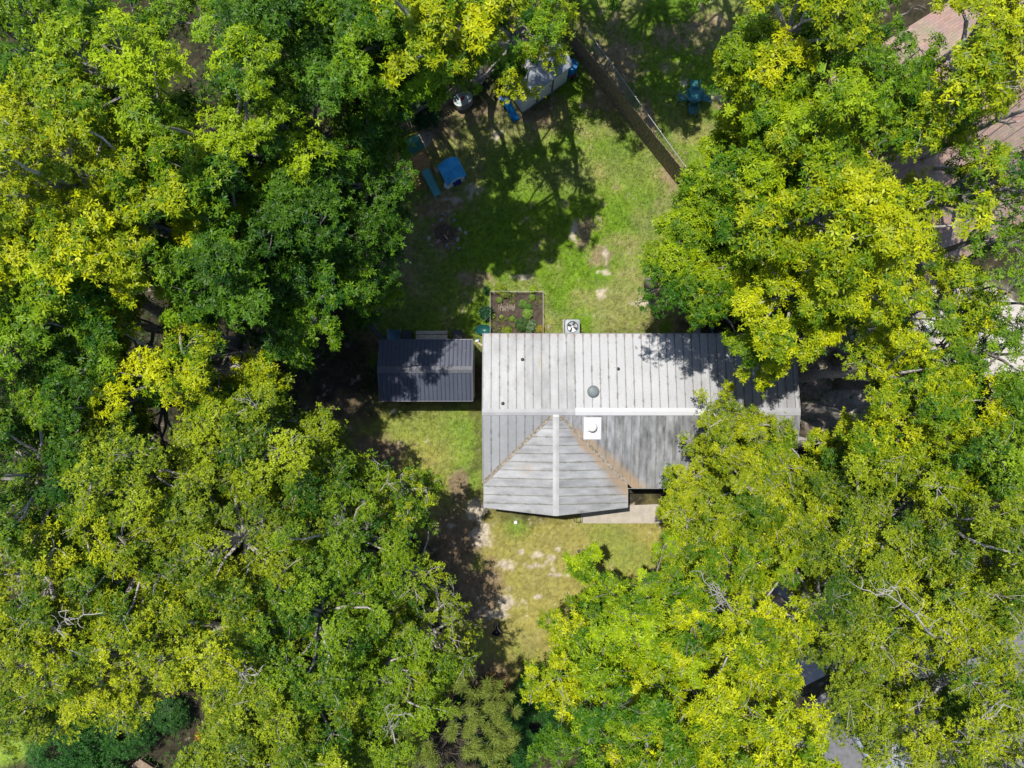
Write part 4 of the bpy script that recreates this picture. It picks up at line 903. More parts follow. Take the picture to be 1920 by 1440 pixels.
# blue tarps/toys under the right tree
x, y = W(1523, 308); 
b = MB(); nn = 8; vs = [(i/nn*1.6-.8, j/nn*.8-.4, .25+.18*math.sin(i*1.3+j)*math.cos(j*.9)) for i in range(nn+1) for j in range(nn+1)]; b.add(vs, [(i*(nn+1)+j, (i+1)*(nn+1)+j, (i+1)*(nn+1)+j+1, i*(nn+1)+j+1) for i in range(nn) for j in range(nn)])
o = b.build('tarp', mat('tarp_blue', (.01, .16, .55), .4), None, True); o.location = (x, y, 0); o.rotation_euler = (0, 0, 1.1); tag(o, 'crumpled blue tarp glimpsed under the bright tree right of the lawn', 'tarp')
x, y = W(1552, 318); r = empty('storage_tote', (x, y, 0), .4, 'small blue storage box right of the crumpled blue tarp', 'box'); MB().box((0, 0, .17), (.4, .28, .34)).build('box_body', mat('tote_blue', (.015, .12, .5), .4), r, bevel=.02); MB().box((0, 0, .36), (.44, .32, .04)).build('lid', mat('tote_blue', (.015, .12, .5)), r, bevel=.01)
x, y = W(1446, 295); r = empty('storage_tote', (x, y, 0), .2, 'small blue storage box under the trees left of the crumpled blue tarp', 'box'); MB().box((0, 0, .17), (.3, .4, .34)).build('box_body', mat('tote_blue', (.01, .18, .5)), r, bevel=.02); MB().box((0, 0, .36), (.34, .44, .04)).build('lid', mat('tote_blue', (.01, .18, .5)), r, bevel=.01)

# wooden steps lower left
x, y = W(285, 1425); STW = mat('wood_steps', (.27, .2, .14), .85, var=.3, scale=7)
r = empty('wooden_steps', (x, y, 0), R_(-33), 'pale wooden plank steps in a gap at the lower left of the photo', 'steps')
for k in range(3): MB().box((-.1*k, -.30*k, .55-.18*k), (1.0, .24, .05)).build('tread', STW, r)
for s in (-1, 1): MB().bar((s*.42, .15, .5), (s*.42-.2, -.75, .05), .05, .2).build('stringer', WOOD_OLD, r)

# ================================================================== CAR under trees at the kerb
x, y = W(1606, 1332); car = empty('parked_car', (x+.6, y-1.2, .03), R_(-58), 'silver-grey car parked on the road under the lower right trees', 'car')
CP = mat('car_silver', (.42, .45, .48), .3, .3, var=.02)
prof = [(-2.2, .45, .78), (-2.15, .80, .84), (-1.5, .92, .88), (-.3, .95, .9), (1.1, .95, .9), (1.9, .86, .88), (2.2, .60, .8)]
b = MB(); vs = []
for xx, zz, ww in prof: vs += [(xx, -ww, .3), (xx, -ww, zz-.12), (xx, -ww*.88, zz), (xx, ww*.88, zz), (xx, ww, zz-.12), (xx, ww, .3)]
f = [(i*6+k, (i+1)*6+k, (i+1)*6+k+1, i*6+k+1) for i in range(6) for k in range(5)]+[(i*6+5, (i+1)*6+5, (i+1)*6, i*6) for i in range(6)]+[tuple(range(6)), tuple(36+k for k in range(6))[::-1]]
b.add(vs, f).build('body', CP, car, bevel=.05)
b = MB(); vs = [(-1.5, -.74, .90), (-1.5, .74, .90), (1.0, .76, .90), (1.0, -.76, .90), (-.75, -.6, 1.42), (-.75, .6, 1.42), (.45, .6, 1.42), (.45, -.6, 1.42)]
b.add(vs, [(0, 3, 7, 4), (1, 5, 6, 2), (0, 4, 5, 1), (3, 2, 6, 7), (4, 7, 6, 5)]).build('windows', GLASS, car)
MB().box((-.15, 0, 1.43), (1.15, 1.18, .04)).build('roof', CP, car, bevel=.02)
for sx in (-1.4, 1.35):
    for s in (-1, 1): q = MB().tube([(sx, s*.72, .33), (sx, s*.92, .33)], .33, 22).build('wheel', BLACK, car); MB().tube([(sx, s*.90, .33), (sx, s*.94, .33)], .19, 14).build('rim', STEEL, q)
for s in (-1, 1):
    MB().box((2.17, s*.6, .6), (.08, .28, .13)).build('headlight', WHITE_PL, car); MB().box((-2.19, s*.62, .66), (.06, .25, .14)).build('tail_light', RED, car); MB().box((.75, s*.98, .95), (.12, .14, .1)).build('mirror', CP, car)

# ================================================================== TREES
CLEAR = [(1092, -5), (1370, -5), (1385, 40), (1352, 75), (1345, 150), (1332, 195), (1350, 235), (1318, 275), (1282, 318), (1262, 372), (1200, 392), (1222, 440), (1188, 472), (1162, 512), (1168, 556), (1215, 574), (1278, 580), (1300, 600), (1392, 592), (1366, 628), (1356, 660), (1366, 690), (1398, 690), (1380, 712), (1352, 705), (1320, 730), (1298, 745),
         (1302, 795), (1268, 800), (1296, 840), (1290, 868), (1222, 882), (1228, 920), (1212, 950), (1240, 985), (1262, 1000), (1225, 1020), (1205, 1045), (1182, 1058), (1165, 1095), (1148, 1090), (1140, 1050), (1112, 1008), (1060, 1008), (1056, 1082), (1098, 1088), (1108, 1112), (1070, 1130), (1020, 1150), (1005, 1170), (980, 1190),
         (972, 1240), (900, 1255), (898, 1212), (905, 1190), (885, 1150), (893, 1110), (865, 1090), (850, 1065), (820, 1045), (800, 1010), (835, 960), (825, 905), (790, 868), (750, 850), (700, 852), (672, 835), (650, 800), (600, 778), (570, 745), (535, 735), (520, 708), (565, 690), (605, 655), (640, 645), (660, 610), (655, 575), (682, 605), (712, 612), (730, 570), (738, 520), (768, 480), (752, 420), (762, 370), (780, 330), (768, 290), (752, 232), (758, 205), (800, 190), (830, 178), (850, 172), (900, 170), (925, 165), (960, 195), (985, 200), (996, 165), (1008, 132), (1052, 108), (1080, 100)]
HOLES = [
    [(330, 88), (352, 70), (392, 110), (388, 150), (352, 168), (325, 140)], [(262, 530), (300, 545), (318, 590), (300, 650), (262, 640)], [(395, 600), (425, 590), (470, 640), (462, 675), (415, 665)],
    [(580, 180), (625, 200), (630, 260), (600, 270)], [(270, 760), (345, 765), (340, 815), (290, 820)], [(330, 1290), (395, 1305), (400, 1420), (330, 1400), (240, 1440), (270, 1350)],
    [(1500, 700), (1530, 660), (1590, 600), (1600, 640), (1590, 700), (1640, 770), (1612, 790), (1560, 760), (1540, 745), (1500, 770)], [(1488, 790), (1520, 780), (1520, 830), (1488, 835)],
    [(1690, 295), (1740, 280), (1780, 300), (1770, 340), (1700, 330)], [(1785, 390), (1830, 430), (1800, 480), (1770, 480)], [(1850, 235), (1930, 215), (1930, 262), (1860, 270)],
    [(1725, 30), (1775, 15), (1815, 60), (1790, 75), (1735, 60)], [(1745, 640), (1775, 625), (1790, 640), (1760, 665)],
    [(1425, 1100), (1480, 1085), (1500, 1120), (1470, 1145), (1420, 1135)], [(1672, 1255), (1692, 1250), (1700, 1268), (1680, 1278)], [(1385, 700), (1440, 722), (1495, 688), (1500, 778), (1440, 765), (1400, 745)],
    [(1500, 1270), (1550, 1270), (1560, 1310), (1530, 1320)], [(1340, 1055), (1370, 1060), (1370, 1100), (1345, 1090)], [(1535, 160), (1545, 110), (1558, 110), (1560, 160)], [(-60, 1395), (45, 1395), (50, 1460), (-60, 1460)],
    [(1690, 930), (1715, 935), (1705, 970), (1685, 960)]]
KIND = {  # dark leaf, light leaf, leaf length, leaf width ratio, bark
    'gy': ((.06, .155, .003), (.50, .54, .005), .155, .26, BARK_PALE), 'gl': ((.035, .12, .004), (.33, .45, .005), .155, .26, BARK_GREY), 'gm': ((.020, .085, .004), (.20, .34, .006), .15, .26, BARK_GREY), 'gd': ((.010, .05, .005), (.10, .22, .007), .145, .26, BARK_GREY),
    'oa': ((.04, .10, .006), (.31, .385, .010), .10, .42, BARK_PALE), 'oy': ((.055, .13, .005), (.42, .47, .008), .105, .38, BARK_PALE), 'og': ((.022, .085, .006), (.22, .335, .008), .10, .42, BARK_PALE)}
def project(P): s = 1280.0/(H-P[:, 2]); return 960+P[:, 0]*s, 720-P[:, 1]*s
def blocked(P, margin):
    px, py = project(P); bad = d_poly(px, py, CLEAR) < margin
    for h in HOLES: bad |= d_poly(px, py, h) < margin*1.0
    return bad
def blocked_pt(P):
    px, py = project(P); return in_poly(px, py, CLEAR)
TREES = []
def limb(mb, a, b, r0, r1, rr, sag=.12, seg=4, n=6):
    a = Vector(a); b = Vector(b); L = (b-a).length; pts = []; rs = []
    off = Vector((rr.uniform(-1, 1), rr.uniform(-1, 1), rr.uniform(-.2, 1)))*L*sag
    for i in range(seg+1):
        t = i/seg; pts.append(a.lerp(b, t)+off*(4*t*(1-t))+Vector((rr.gauss(0, .02*L), rr.gauss(0, .02*L), 0))*(1 if 0 < i < seg else 0)); rs.append(r0+(r1-r0)*t)
    mb.tube(pts, rs, n, False); return pts
def tree(name, px, py, rpx, zt, kind, label, dens=1.0, twigs=1.0, zlow=None, spread=1.0, base=None, flat=.5, brad=.85, cat='tree', group='trees around the yard', sparse=1.0, trunk_r=None, seed=None, mf=.5):
    global rng
    sid = len(TREES)+1 if seed is None else seed; rng = np.random.default_rng(100+sid); rr = random.Random(sid)
    dk, lt, ls, lw_, bark = KIND[kind]; dk = np.array(dk); lt = np.array(lt)*rng.uniform(.88, 1.08); lsv = ls*rng.uniform(.82, 1.16)
    zc = zt-1.6; x, y = W(px, py, zc); R = rpx/sc(zc)
    if base is None:
        for k in (1.0, 1.08, 1.16, 1.25, 1.35, 1.45, 1.55, 1.7, 1.9):
            ln = np.array([[x*(1+(k-1)*(1-t)), y*(1+(k-1)*(1-t)), zc*t] for t in np.linspace(0, .8, 12)])
            qx, qy = ln[:, 0], ln[:, 1]
            inside = (qx > -1.6) & (qx < 13.9) & (qy > -6.2) & (qy < 2.6) & (ln[:, 2] < 3.5) | ((qx > -6.8) & (qx < -1.8) & (qy > -1.1) & (qy < 2.4) & (ln[:, 2] < 3))
            if not (d_poly(*project(ln), CLEAR) < 30).any() and not inside.any(): break
        bx, by = x*k, y*k
    else: bx, by = W(base[0], base[1], 0)
    root = empty(name, (bx, by, 0), 0, label, cat, group); TREES.append(root); O = np.array([bx, by, 0])
    C = np.array([x, y, zc])
    # boughs over a dome
    rb = brad; n = max(5, int(2.15*dens*(R/rb)**2)); i = np.arange(n); ga = i*2.39996+rng.uniform(0, 6); rad = R*np.sqrt((i+.4)/n)*spread
    bx_ = x+rad*np.cos(ga)+rng.normal(0, .28, n); by_ = y+rad*np.sin(ga)+rng.normal(0, .28, n)
    hz = R*flat*1.5; bz = zt-.7-hz*(rad/R)**2.2+rng.normal(0, .85, n)
    B = np.stack([bx_, by_, bz], -1)
    # lower skirt boughs on the rim and inside
    m = int(n*.75); ga = rng.uniform(0, 2*np.pi, m); rad = R*rng.uniform(.55, 1.05, m); zl = zlow if zlow is not None else zt*.45
    B2 = np.stack([x+rad*np.cos(ga), y+rad*np.sin(ga), rng.uniform(zl, zt-1.5-hz*.5, m)], -1); B = np.concatenate([B, B2])
    br = rb*rng.uniform(.65, 1.2, len(B)); mg = br*1280/(H-B[:, 2])*mf
    keep = ~blocked(B, mg)
    # keep boughs out of the house itself
    keep &= ~((B[:, 0] > -2.2) & (B[:, 0] < 14.4) & (B[:, 1] > -6.8) & (B[:, 1] < 3.2) & (B[:, 2] < 4.6)); B = B[keep]; br = br[keep]
    ppx, ppy = project(B); vis = (ppx > -160) & (ppx < 2080) & (ppy > -260) & (ppy < 1600)
    Ps, Ns, Cs, Ss = [], [], [], []; lm = MB()
    Tt = Vector((x-bx, y-by, max(zc-1.0, zt*.55)))
    tr_ = trunk_r or .10+.012*zt
    tk = MB(); tpts = []; 
    for q in range(7):
        t = q/6; tpts.append(Vector((0, 0, -.1)).lerp(Tt, t)+Vector((rr.gauss(0, .12), rr.gauss(0, .12), 0))*(1 if 0 < q < 6 else 0))
    tk.tube(tpts, [tr_*(1.15-.75*q/6)+(.06 if q == 0 else 0) for q in range(7)], 10); tk.build('trunk', bark, root, True)
    for j in range(len(B)):
        c = B[j]; r_b = br[j]; nsub = max(5, int(13*dens*sparse*r_b/rb)); cen = []
        ph = rng.uniform(0, 2*np.pi, nsub); u = rng.uniform(-.25, 1, nsub); q = np.sqrt(np.clip(1-u*u, 0, 1))
        sub = c+np.stack([np.cos(ph)*q*r_b, np.sin(ph)*q*r_b, u*r_b*.6], -1)*rng.uniform(.55, 1.0, (nsub, 1))
        per = int((19 if ls > .12 else 29)*sparse*(1 if vis[j] else .4)); 
        p = np.repeat(sub, per, 0)+rng.normal(0, 1, (nsub*per, 3))*np.array([.165, .165, .075])*r_b/.85
        nr = (p-c)/r_b*.7+np.array([0, 0, 1.0])+np.array([SUNV.x, SUNV.y, SUNV.z])*.35+rng.normal(0, .38, p.shape)
        tone = np.clip(rng.normal(.40, .17)+np.repeat(rng.normal(0, .15, nsub), per)+rng.normal(.06, .20, len(p)), 0, 1)[:, None]
        Ps.append(p); Ns.append(nr); Cs.append(dk*(1-tone)+lt*tone); Ss.append(lsv*rng.uniform(.65, 1.3, len(p)))
        # limb from trunk and twigs to the leaf clusters
        h0 = max(.25, min(.97, (c[2]-.5*np.hypot(c[0]-x, c[1]-y))/max(Tt.z, 1))); k6 = h0*6; i0 = int(min(5, k6)); at = tpts[i0].lerp(tpts[i0+1], k6-i0)
        cl_ = Vector(c-O)-Vector((0, 0, r_b*.25)); limb(lm, at, cl_, .055+.004*zt*.5, .022, rr, .10, 5, 5)
        for s_i in range(min(nsub, int(5*twigs)+1)):
            e = Vector(sub[s_i]-O); e = cl_+(e-cl_)*rr.uniform(.9, 1.12+.25*twigs); e.z += .06+.12*twigs*rr.random(); mid = limb(lm, cl_, e, .017, .006, rr, .10, 3, 4)
            if twigs > .8: limb(lm, mid[1], mid[1]+(e-cl_)*.6+Vector((rr.uniform(-.25, .25), rr.uniform(-.25, .25), .12)), .009, .004, rr, .1, 2, 3)
    if Ps:
        P = np.concatenate(Ps)-O; N = np.concatenate(Ns); Cc = np.concatenate(Cs); S = np.concatenate(Ss)
        Q, CC = foliage(P, N, S, Cc, 6 if ls > .12 else 4, lw_*1.25, .12); link('crown', leafmesh('crown', Q, CC), LEAF, root)
        lm.build('limbs', bark, root)
    return root
G = 'sweetgum_tree'; K = 'oak_tree'
T = [
 # upper left wood
 (G, 215, 130, 150, 16.5, 'gl', 'yellow-green tree near the top left corner, left of the dark gap'), (G, 55, 60, 130, 15.5, 'gm', 'mid-green tree filling the extreme top left corner'), (G, 90, 330, 185, 17, 'gy', 'largest bright yellow tree at the upper left edge of the photo'),
 (G, 240, 400, 135, 16, 'gy', 'yellow tree just right of the largest bright yellow one at upper left'), (G, 30, 520, 120, 15.5, 'gl', 'yellowish tree on the left edge below the brightest yellow crown'), (G, 440, 60, 130, 15.5, 'gm', 'mid-green tree on the top edge right of the dark gap'),
 (G, 420, 250, 140, 16, 'gl', 'green tree with bright tips right of the upper left yellow crowns'), (G, 590, 80, 140, 15, 'gd', 'dark green tree on the top edge left of the lawn'), (G, 700, 60, 110, 15, 'gm', 'mid-green tree on the top edge next to the yellow crown above the tank'),
 (G, 560, 250, 120, 14, 'gd', 'dark tree in the middle of the upper left wood'), (G, 700, 180, 95, 13, 'gm', 'green tree overhanging the plank fence left of the tank'), (G, 420, 420, 140, 15, 'gd', 'deep green tree left of centre in the upper left wood'),
 (G, 560, 400, 130, 13, 'gd', 'deep green tree one crown in from the lawn edge at left'), (G, 690, 330, 105, 11.8, 'gd', 'dark green tree beside the climbing set'), (G, 690, 470, 90, 10.3, 'gd', 'blue-green tree bulging towards the lawn below the fire pit'),
 (G, 600, 545, 120, 12, 'gm', 'green tree with bright lower edge above the dark plank fence'), (G, 450, 560, 100, 13, 'gd', 'dark tree left of the one above the dark plank fence'), (G, 330, 520, 70, 14, 'gm', 'small green crown below the yellow crowns at left'),
 (G, 150, 600, 120, 14.5, 'gm', 'green tree on the left below the yellowish crowns'), (G, 60, 700, 120, 14, 'gm', 'dull green tree at the left edge halfway down'), (G, 330, 690, 105, 13.5, 'gy', 'bright olive-yellow tree alone among darker trees at left centre'),
 (G, 190, 760, 110, 13.5, 'gd', 'dark green tree below left centre beside the bright olive-yellow one'), (G, 430, 660, 80, 11, 'gd', 'small dark tree at the left tip of the shaded lawn'),
 # lower left oaks
 (K, 470, 830, 140, 12.5, 'oa', 'olive oak with fine leaves at the left tip of the shaded lawn'), (K, 250, 890, 140, 13.5, 'oa', 'olive oak below the bright olive-yellow tree'), (K, 60, 900, 140, 14, 'og', 'green oak at the left edge below the middle'),
 (K, 600, 860, 90, 9.5, 'og', 'low green oak on the lower side of the shaded lawn'), (K, 740, 920, 85, 10, 'oy', 'bright green oak reaching towards the lower left of the house'), (K, 640, 1010, 130, 11.5, 'og', 'green oak left of the dirt patch in the front yard'),
 (K, 430, 1020, 150, 13, 'oa', 'broad olive oak in the middle of the lower left wood'), (K, 230, 1070, 150, 13.5, 'oy', 'yellow-olive oak with many pale twigs at lower left'), (K, 50, 1100, 140, 13.5, 'oy', 'yellow-olive oak on the left edge at lower left'),
 (K, 770, 1090, 90, 9.5, 'oa', 'twiggy oak with bare pale branches over the front yard dirt'), (K, 590, 1170, 140, 12, 'og', 'green oak left of the garden cart'), (K, 400, 1200, 140, 13, 'oy', 'yellow-olive oak above the lower left gap'),
 (K, 790, 1200, 90, 9.5, 'oy', 'low oak whose right edge is beside the garden cart'), (K, 200, 1240, 130, 13, 'oy', 'yellow-olive oak above the dark shrubs at lower left'), (K, 50, 1280, 110, 12.5, 'oa', 'olive oak at the left edge near the bottom'),
 (K, 700, 1290, 110, 11, 'og', 'green oak above the pine on the bottom edge'), (K, 540, 1330, 130, 12, 'oa', 'olive oak right of the lower left gap'), (K, 470, 1430, 110, 11.5, 'oa', 'olive oak on the bottom edge right of the lower left gap'), (K, 610, 1440, 80, 11, 'og', 'green oak on the bottom edge left of the pine'),
 # top middle
 (G, 830, 60, 95, 16, 'gy', 'yellow-green tree hanging over the oval tank'), (G, 960, 40, 90, 15.5, 'gm', 'green tree on the top edge left of the white shed'), (G, 1034, 66, 76, 12.0, 'gy', 'olive-yellow tree hanging over the white shed'), (G, 900, 135, 60, 9, 'gd', 'dark low tree between the oval tank and white shed'),
 (G, 960, 150, 42, 7.5, 'gd', 'small dark tree touching the left side of the white shed'), (G, 780, 165, 50, 9.5, 'gd', 'dark low tree behind the plank fence left of the tank'),
 # upper right
 (G, 1440, 130, 100, 13, 'gl', 'green tree at the right side of the patio set'), (G, 1500, 40, 110, 14.5, 'gy', 'yellow-green tree on the top edge right of the far lawn'), (G, 1620, 120, 110, 14.5, 'gm', 'thin green tree showing brown roof through it near the top right'),
 (G, 1640, 240, 110, 14, 'gy', 'yellow-green tree at the left edge of the brown roof'), (G, 1430, 280, 110, 12.5, 'gl', 'green tree below the patio set'), (G, 1530, 230, 105, 14, 'gl', 'bright tree above the crumpled blue tarp'),
 (G, 1400, 420, 120, 11.5, 'gl', 'yellow-green tree pushing into the lawn from the right'), (G, 1255, 505, 88, 10.4, 'gl', 'low green tree bulging into the lawn at the right of the vegetable bed'), (G, 1560, 400, 130, 14, 'gy', 'bright yellow tree just below the crumpled blue tarp'),
 (G, 1680, 420, 105, 14, 'gy', 'bright yellow tree at the lower left corner of the brown roof'), (G, 1510, 540, 130, 12.5, 'gy', 'large yellow-green tree above the right end of the house'), (G, 1640, 540, 100, 12.5, 'gy', 'yellow tree between the brown roof and the house'),
 (G, 1465, 625, 105, 9.4, 'gl', 'green tree overhanging the upper right end of the metal roof'), (G, 1345, 550, 85, 10.2, 'gl', 'low green tree above the blue pipe'),
 # right centre
 (G, 1690, 700, 90, 11.5, 'gy', 'yellow-green tree left of the pale bare yard below the pool'), (G, 1720, 790, 120, 12, 'gy', 'yellow-green tree right of the house end'), (K, 1640, 860, 110, 11, 'oa', 'olive oak just right of the house end'),
 (K, 1390, 800, 95, 7.6, 'oy', 'low oak spreading over the right part of the metal roof'), (K, 1410, 905, 110, 8.4, 'oy', 'low oak covering the lower eave at the right of the gable'), (K, 1300, 930, 72, 7.4, 'oy', 'small oak over the walkway right of the gable'),
 (K, 1545, 890, 95, 8.6, 'og', 'low oak beyond the lower right end of the house'), (K, 1500, 1000, 130, 9.5, 'oy', 'olive-yellow oak below the right end of the house'), (K, 1680, 1020, 130, 11.5, 'oa', 'olive oak at the right between house and road'),
 (K, 1360, 1020, 90, 8.5, 'oy', 'oak just below the walkway with a few bare twigs'), (G, 1840, 720, 90, 12.5, 'gm', 'green tree right of the yellow-green pair at right centre'), (K, 1870, 860, 110, 12.5, 'og', 'dark thin oak on the right edge below the middle'),
 (K, 1800, 980, 120, 12.5, 'oa', 'olive oak near the right edge above the road'),
 # lower right
 (G, 1240, 1160, 115, 10.5, 'gl', 'bright yellow-green tree on the right side of the front lawn'), (G, 1060, 1240, 85, 9.5, 'gy', 'bright tree right of the garden cart'), (G, 1390, 1180, 115, 11.5, 'gy', 'yellow tree around the pale forked bare branch'),
 (G, 1180, 1290, 115, 11.5, 'gl', 'yellow-green tree with pale limbs at lower centre right'), (G, 1340, 1330, 120, 12.5, 'gy', 'bright yellow tree near the bottom right of centre'), (G, 1140, 1410, 90, 11, 'gm', 'green tree on the bottom edge right of the pine'),
 (G, 1260, 1440, 90, 12, 'gy', 'yellow-green tree on the bottom edge right of centre'), (G, 1450, 1420, 100, 12.5, 'gy', 'yellow tree on the bottom edge left of the parked car'), (K, 1570, 1140, 110, 11.5, 'oa', 'olive oak left of the road with a dead branch above it'),
 (K, 1625, 1270, 100, 11.5, 'oa', 'olive oak hanging over the upper side of the parked car'), (K, 1780, 1150, 120, 12.5, 'oy', 'yellow-olive oak over the road at right'), (K, 1890, 1080, 100, 13, 'oy', 'yellow-olive oak on the right edge above the lower corner'),
 (K, 1850, 1290, 115, 12.5, 'oy', 'yellow-olive oak at the right edge near the bottom'), (K, 1740, 1380, 85, 12, 'oy', 'yellow-olive oak on the bottom edge right of the parked car'), (K, 1900, 1420, 90, 12.5, 'oy', 'yellow-olive oak in the bottom right corner')]
for nm, px, py, rp, zt, kd, lb in T:
    tw = {'gl': .5, 'gy': .5, 'gm': .45, 'gd': .3, 'oa': 1.0, 'oy': 1.0, 'og': .8}[kd]
    if py > 900 and px > 1000: tw = 1.35
    kw = {}
    if 740 < px < 1060 and py < 180: kw = dict(zlow=3.2, brad=.7, mf=.9 if px < 940 else .5)
    if zt < 9: kw.update(brad=.68)
    if (px, py) in ((770, 1090), (790, 1200), (740, 920), (600, 860)): kw.update(sparse=.6, dens=.72, brad=.66)
    if (px, py) in ((600, 545), (430, 660)): kw.update(sparse=.75)
    if 'over the right part of the metal roof' in lb.replace('spreading ', ''): kw.update(sparse=.8, dens=.9)
    if px > 1590 and py < 760: kw.update(dens=.85, sparse=.85)
    if 930 < px < 1060 and py < 180: kw.update(sparse=.72, zlow=5)
    tree(nm, px, py, rp*1.12, zt, kd, lb, twigs=tw, **kw)
tree(G, 1098, 1045, 62, 6.2, 'gl', 'small green sapling reaching up into the front lawn below the gable', twigs=.6, brad=.42, dens=.5, zlow=2.6, base=(1135, 1110), trunk_r=.07, group='trees around the yard')
tree(G, 1140, 1092, 55, 6.6, 'gl', 'small bright tree between the sapling and the big yellow-green tree of the front lawn', twigs=.6, brad=.45, dens=.5, zlow=3.0, base=(1165, 1125), trunk_r=.08, mf=.2)
tree(G, 1865, 40, 105, 14.5, 'gy', 'bright yellow tree in the top right corner', twigs=.8)
tree(G, 1690, 150, 75, 13.5, 'gm', 'green crown over the left slope of the brown roof', twigs=.8, sparse=.8)
# thin trees with exposed pale limbs over the brown roof
for px, py, rp, zt, kd, lb, sp in ((1700, 590, 70, 11, 'gl', 'lime crown over the upper left of the pale yard', .8), (1800, 660, 75, 11.5, 'gl', 'lime crown over the lower right of the pale yard', .75), (1780, 170, 80, 14, 'gy', 'yellow crown over the middle slope of the brown roof', 1.0), (1840, 110, 110, 14.5, 'gy', 'yellow tree with pale limbs over the top of the brown roof', 1.0), (1900, 330, 110, 13.5, 'gm', 'sparse tree with thick pale limbs over the right of the brown roof', .6), (1830, 330, 70, 12, 'gy', 'small yellow crown in the middle of the brown roof', .9), (1750, 240, 60, 12.5, 'gy', 'small yellow crown at the left side of the brown roof', 1.0),
                            (1860, 440, 70, 12, 'gm', 'sparse dark-leaved tree at the lower edge of the brown roof', .6), (1860, 560, 80, 11.5, 'gm', 'open green tree between the brown roof and the pale yard', .7), (1780, 560, 55, 10.5, 'gy', 'small yellow-green crown at the lower corner of the brown roof', .9), (1740, 650, 60, 9.5, 'gm', 'open green tree over the pale blue pool', .55), (1890, 660, 70, 11, 'og', 'thin dark oak at the right edge beside the pale yard', .6)):
    tree(G, px, py, rp, zt, kd, lb, twigs=1.0, sparse=sp, dens=.8)
# trees beyond the top edge that shade the yard
for wx, wy, Rm, zt, bx_w, by_w, spz, lb in ((-2.5, 17.8, 2.6, 14, -3, 22, .6, 'tree beyond the top edge shading the upper lawn'), (1.0, 18.6, 2.4, 13, 1.2, 22.5, .6, 'tree beyond the top edge shading the white shed'), (3.8, 18.8, 2.8, 12, 3.8, 22.5, 1.1, 'tree beyond the top edge shading the far lawn'), (7.2, 18.7, 2.8, 12, 7.2, 22.5, 1.05, 'tree beyond the top edge shading the patio set'), (-6.5, 17, 2.8, 15, -7, 22, 1, 'tree beyond the top edge above the tank'), (5.0, 22.5, 3.0, 14, 5, 25, 1.1, 'tree far beyond the top edge above the far lawn'), (9.5, 21.5, 2.6, 14, 10, 24, .8, 'tree far beyond the top edge near the corner'), (1.2, 22.5, 2.6, 14, 1.5, 25, .8, 'tree far beyond the top edge above the white shed')):
    zc_ = zt-1.6; q = sc(zc_); tree(G, 960+wx*q, 720-wy*q, Rm*q, zt, 'gm', lb, twigs=0, dens=.75, sparse=spz, zlow=8.5, base=(960+bx_w*35.6, 720-by_w*35.6), group='trees beyond the top edge')

# ================================================================== BARE LIMBS: dead branches and the pale leaning trunks over the brown roof
def bare_tree(name, base, pts, r0, label, m_, forks=6, seed=1, fl=1.5):
    rr = random.Random(seed); bx, by = W(*base, 0); root = empty(name, (bx, by, 0), 0, label, 'tree', 'bare limbs among the trees'); O = Vector((bx, by, 0)); P = [Vector((0, 0, -.05))]+[Vector(W3(*p))-O for p in pts]
    tk = MB(); n = len(P); tk.tube(P, [r0*(1-.72*i/(n-1)) for i in range(n)], 10, False); tk.build('trunk', m_, root, True); lb = MB()
    for k in range(forks):
        i = rr.randint(max(1, n//3), n-1); p = P[i]; d = (P[i]-P[i-1]).normalized(); e = p+(d*rr.uniform(.5, 1)+Vector((rr.uniform(-.8, .8), rr.uniform(-.8, .8), rr.uniform(0, .5))))*fl*rr.uniform(.5, 1)
        m = limb(lb, p, e, r0*.35, .012, rr, .15, 4, 6)
        for q in range(4): i2 = rr.randint(1, 4); v = Vector((rr.uniform(-1, 1), rr.uniform(-1, 1), rr.uniform(0, .4)))*fl*.35+d*.3; limb(lb, m[i2], m[i2]+v, .016, .005, rr, .15, 3, 4)
    lb.build('limbs', m_, root); return root
bare_tree('leaning_tree', (1690, 318), [(1705, 312, 3), (1745, 290, 5.5), (1800, 258, 8), (1870, 225, 10), (1990, 180, 12)], .22, 'thick pale trunk leaning to the right over the brown roof', BARK_PALE, 5, 3)
bare_tree('leaning_tree', (1688, 320), [(1715, 314, 3), (1790, 316, 6), (1870, 322, 8.5), (1960, 330, 10)], .16, 'pale limb running straight right across the brown roof', BARK_PALE, 5, 4)
bare_tree('leaning_tree', (1768, 355), [(1790, 370, 3.5), (1830, 400, 6), (1880, 420, 8), (1950, 440, 10)], .14, 'pale trunk leaning down-right over the lower part of the brown roof', BARK_PALE, 4, 5)
bare_tree('leaning_tree', (1840, 345), [(1850, 350, 4), (1880, 375, 7), (1915, 400, 9)], .14, 'short pale trunk at the right side of the brown roof', BARK_PALE, 6, 6)
bare_tree('leaning_tree', (1545, 172), [(1548, 155, 4), (1556, 115, 7), (1548, 80, 9), (1530, 30, 11)], .17, 'dark bare trunk rising above the crumpled blue tarp', BARK_DARK, 3, 7)
bare_tree('leaning_tree', (1640, 80), [(1600, 90, 6), (1650, 55, 9), (1670, 45, 10)], .15, 'grey leaning limb above the left of the brown roof', BARK_GREY, 3, 8, 1.0)
bare_tree('dead_tree', (1372, 1172), [(1375, 1160, 9), (1372, 1145, 11.2), (1362, 1128, 12.0), (1350, 1112, 12.3)], .06, 'pale forked bare branch among yellow leaves at lower right', BARK_PALE, 7, 9, .9)
bare_tree('dead_tree', (1760, 1212), [(1770, 1205, 8), (1740, 1185, 12.6), (1715, 1150, 13.2), (1665, 1115, 13.4)], .06, 'long pale dead branch above the road at right', BARK_PALE, 7, 10, 1.2)
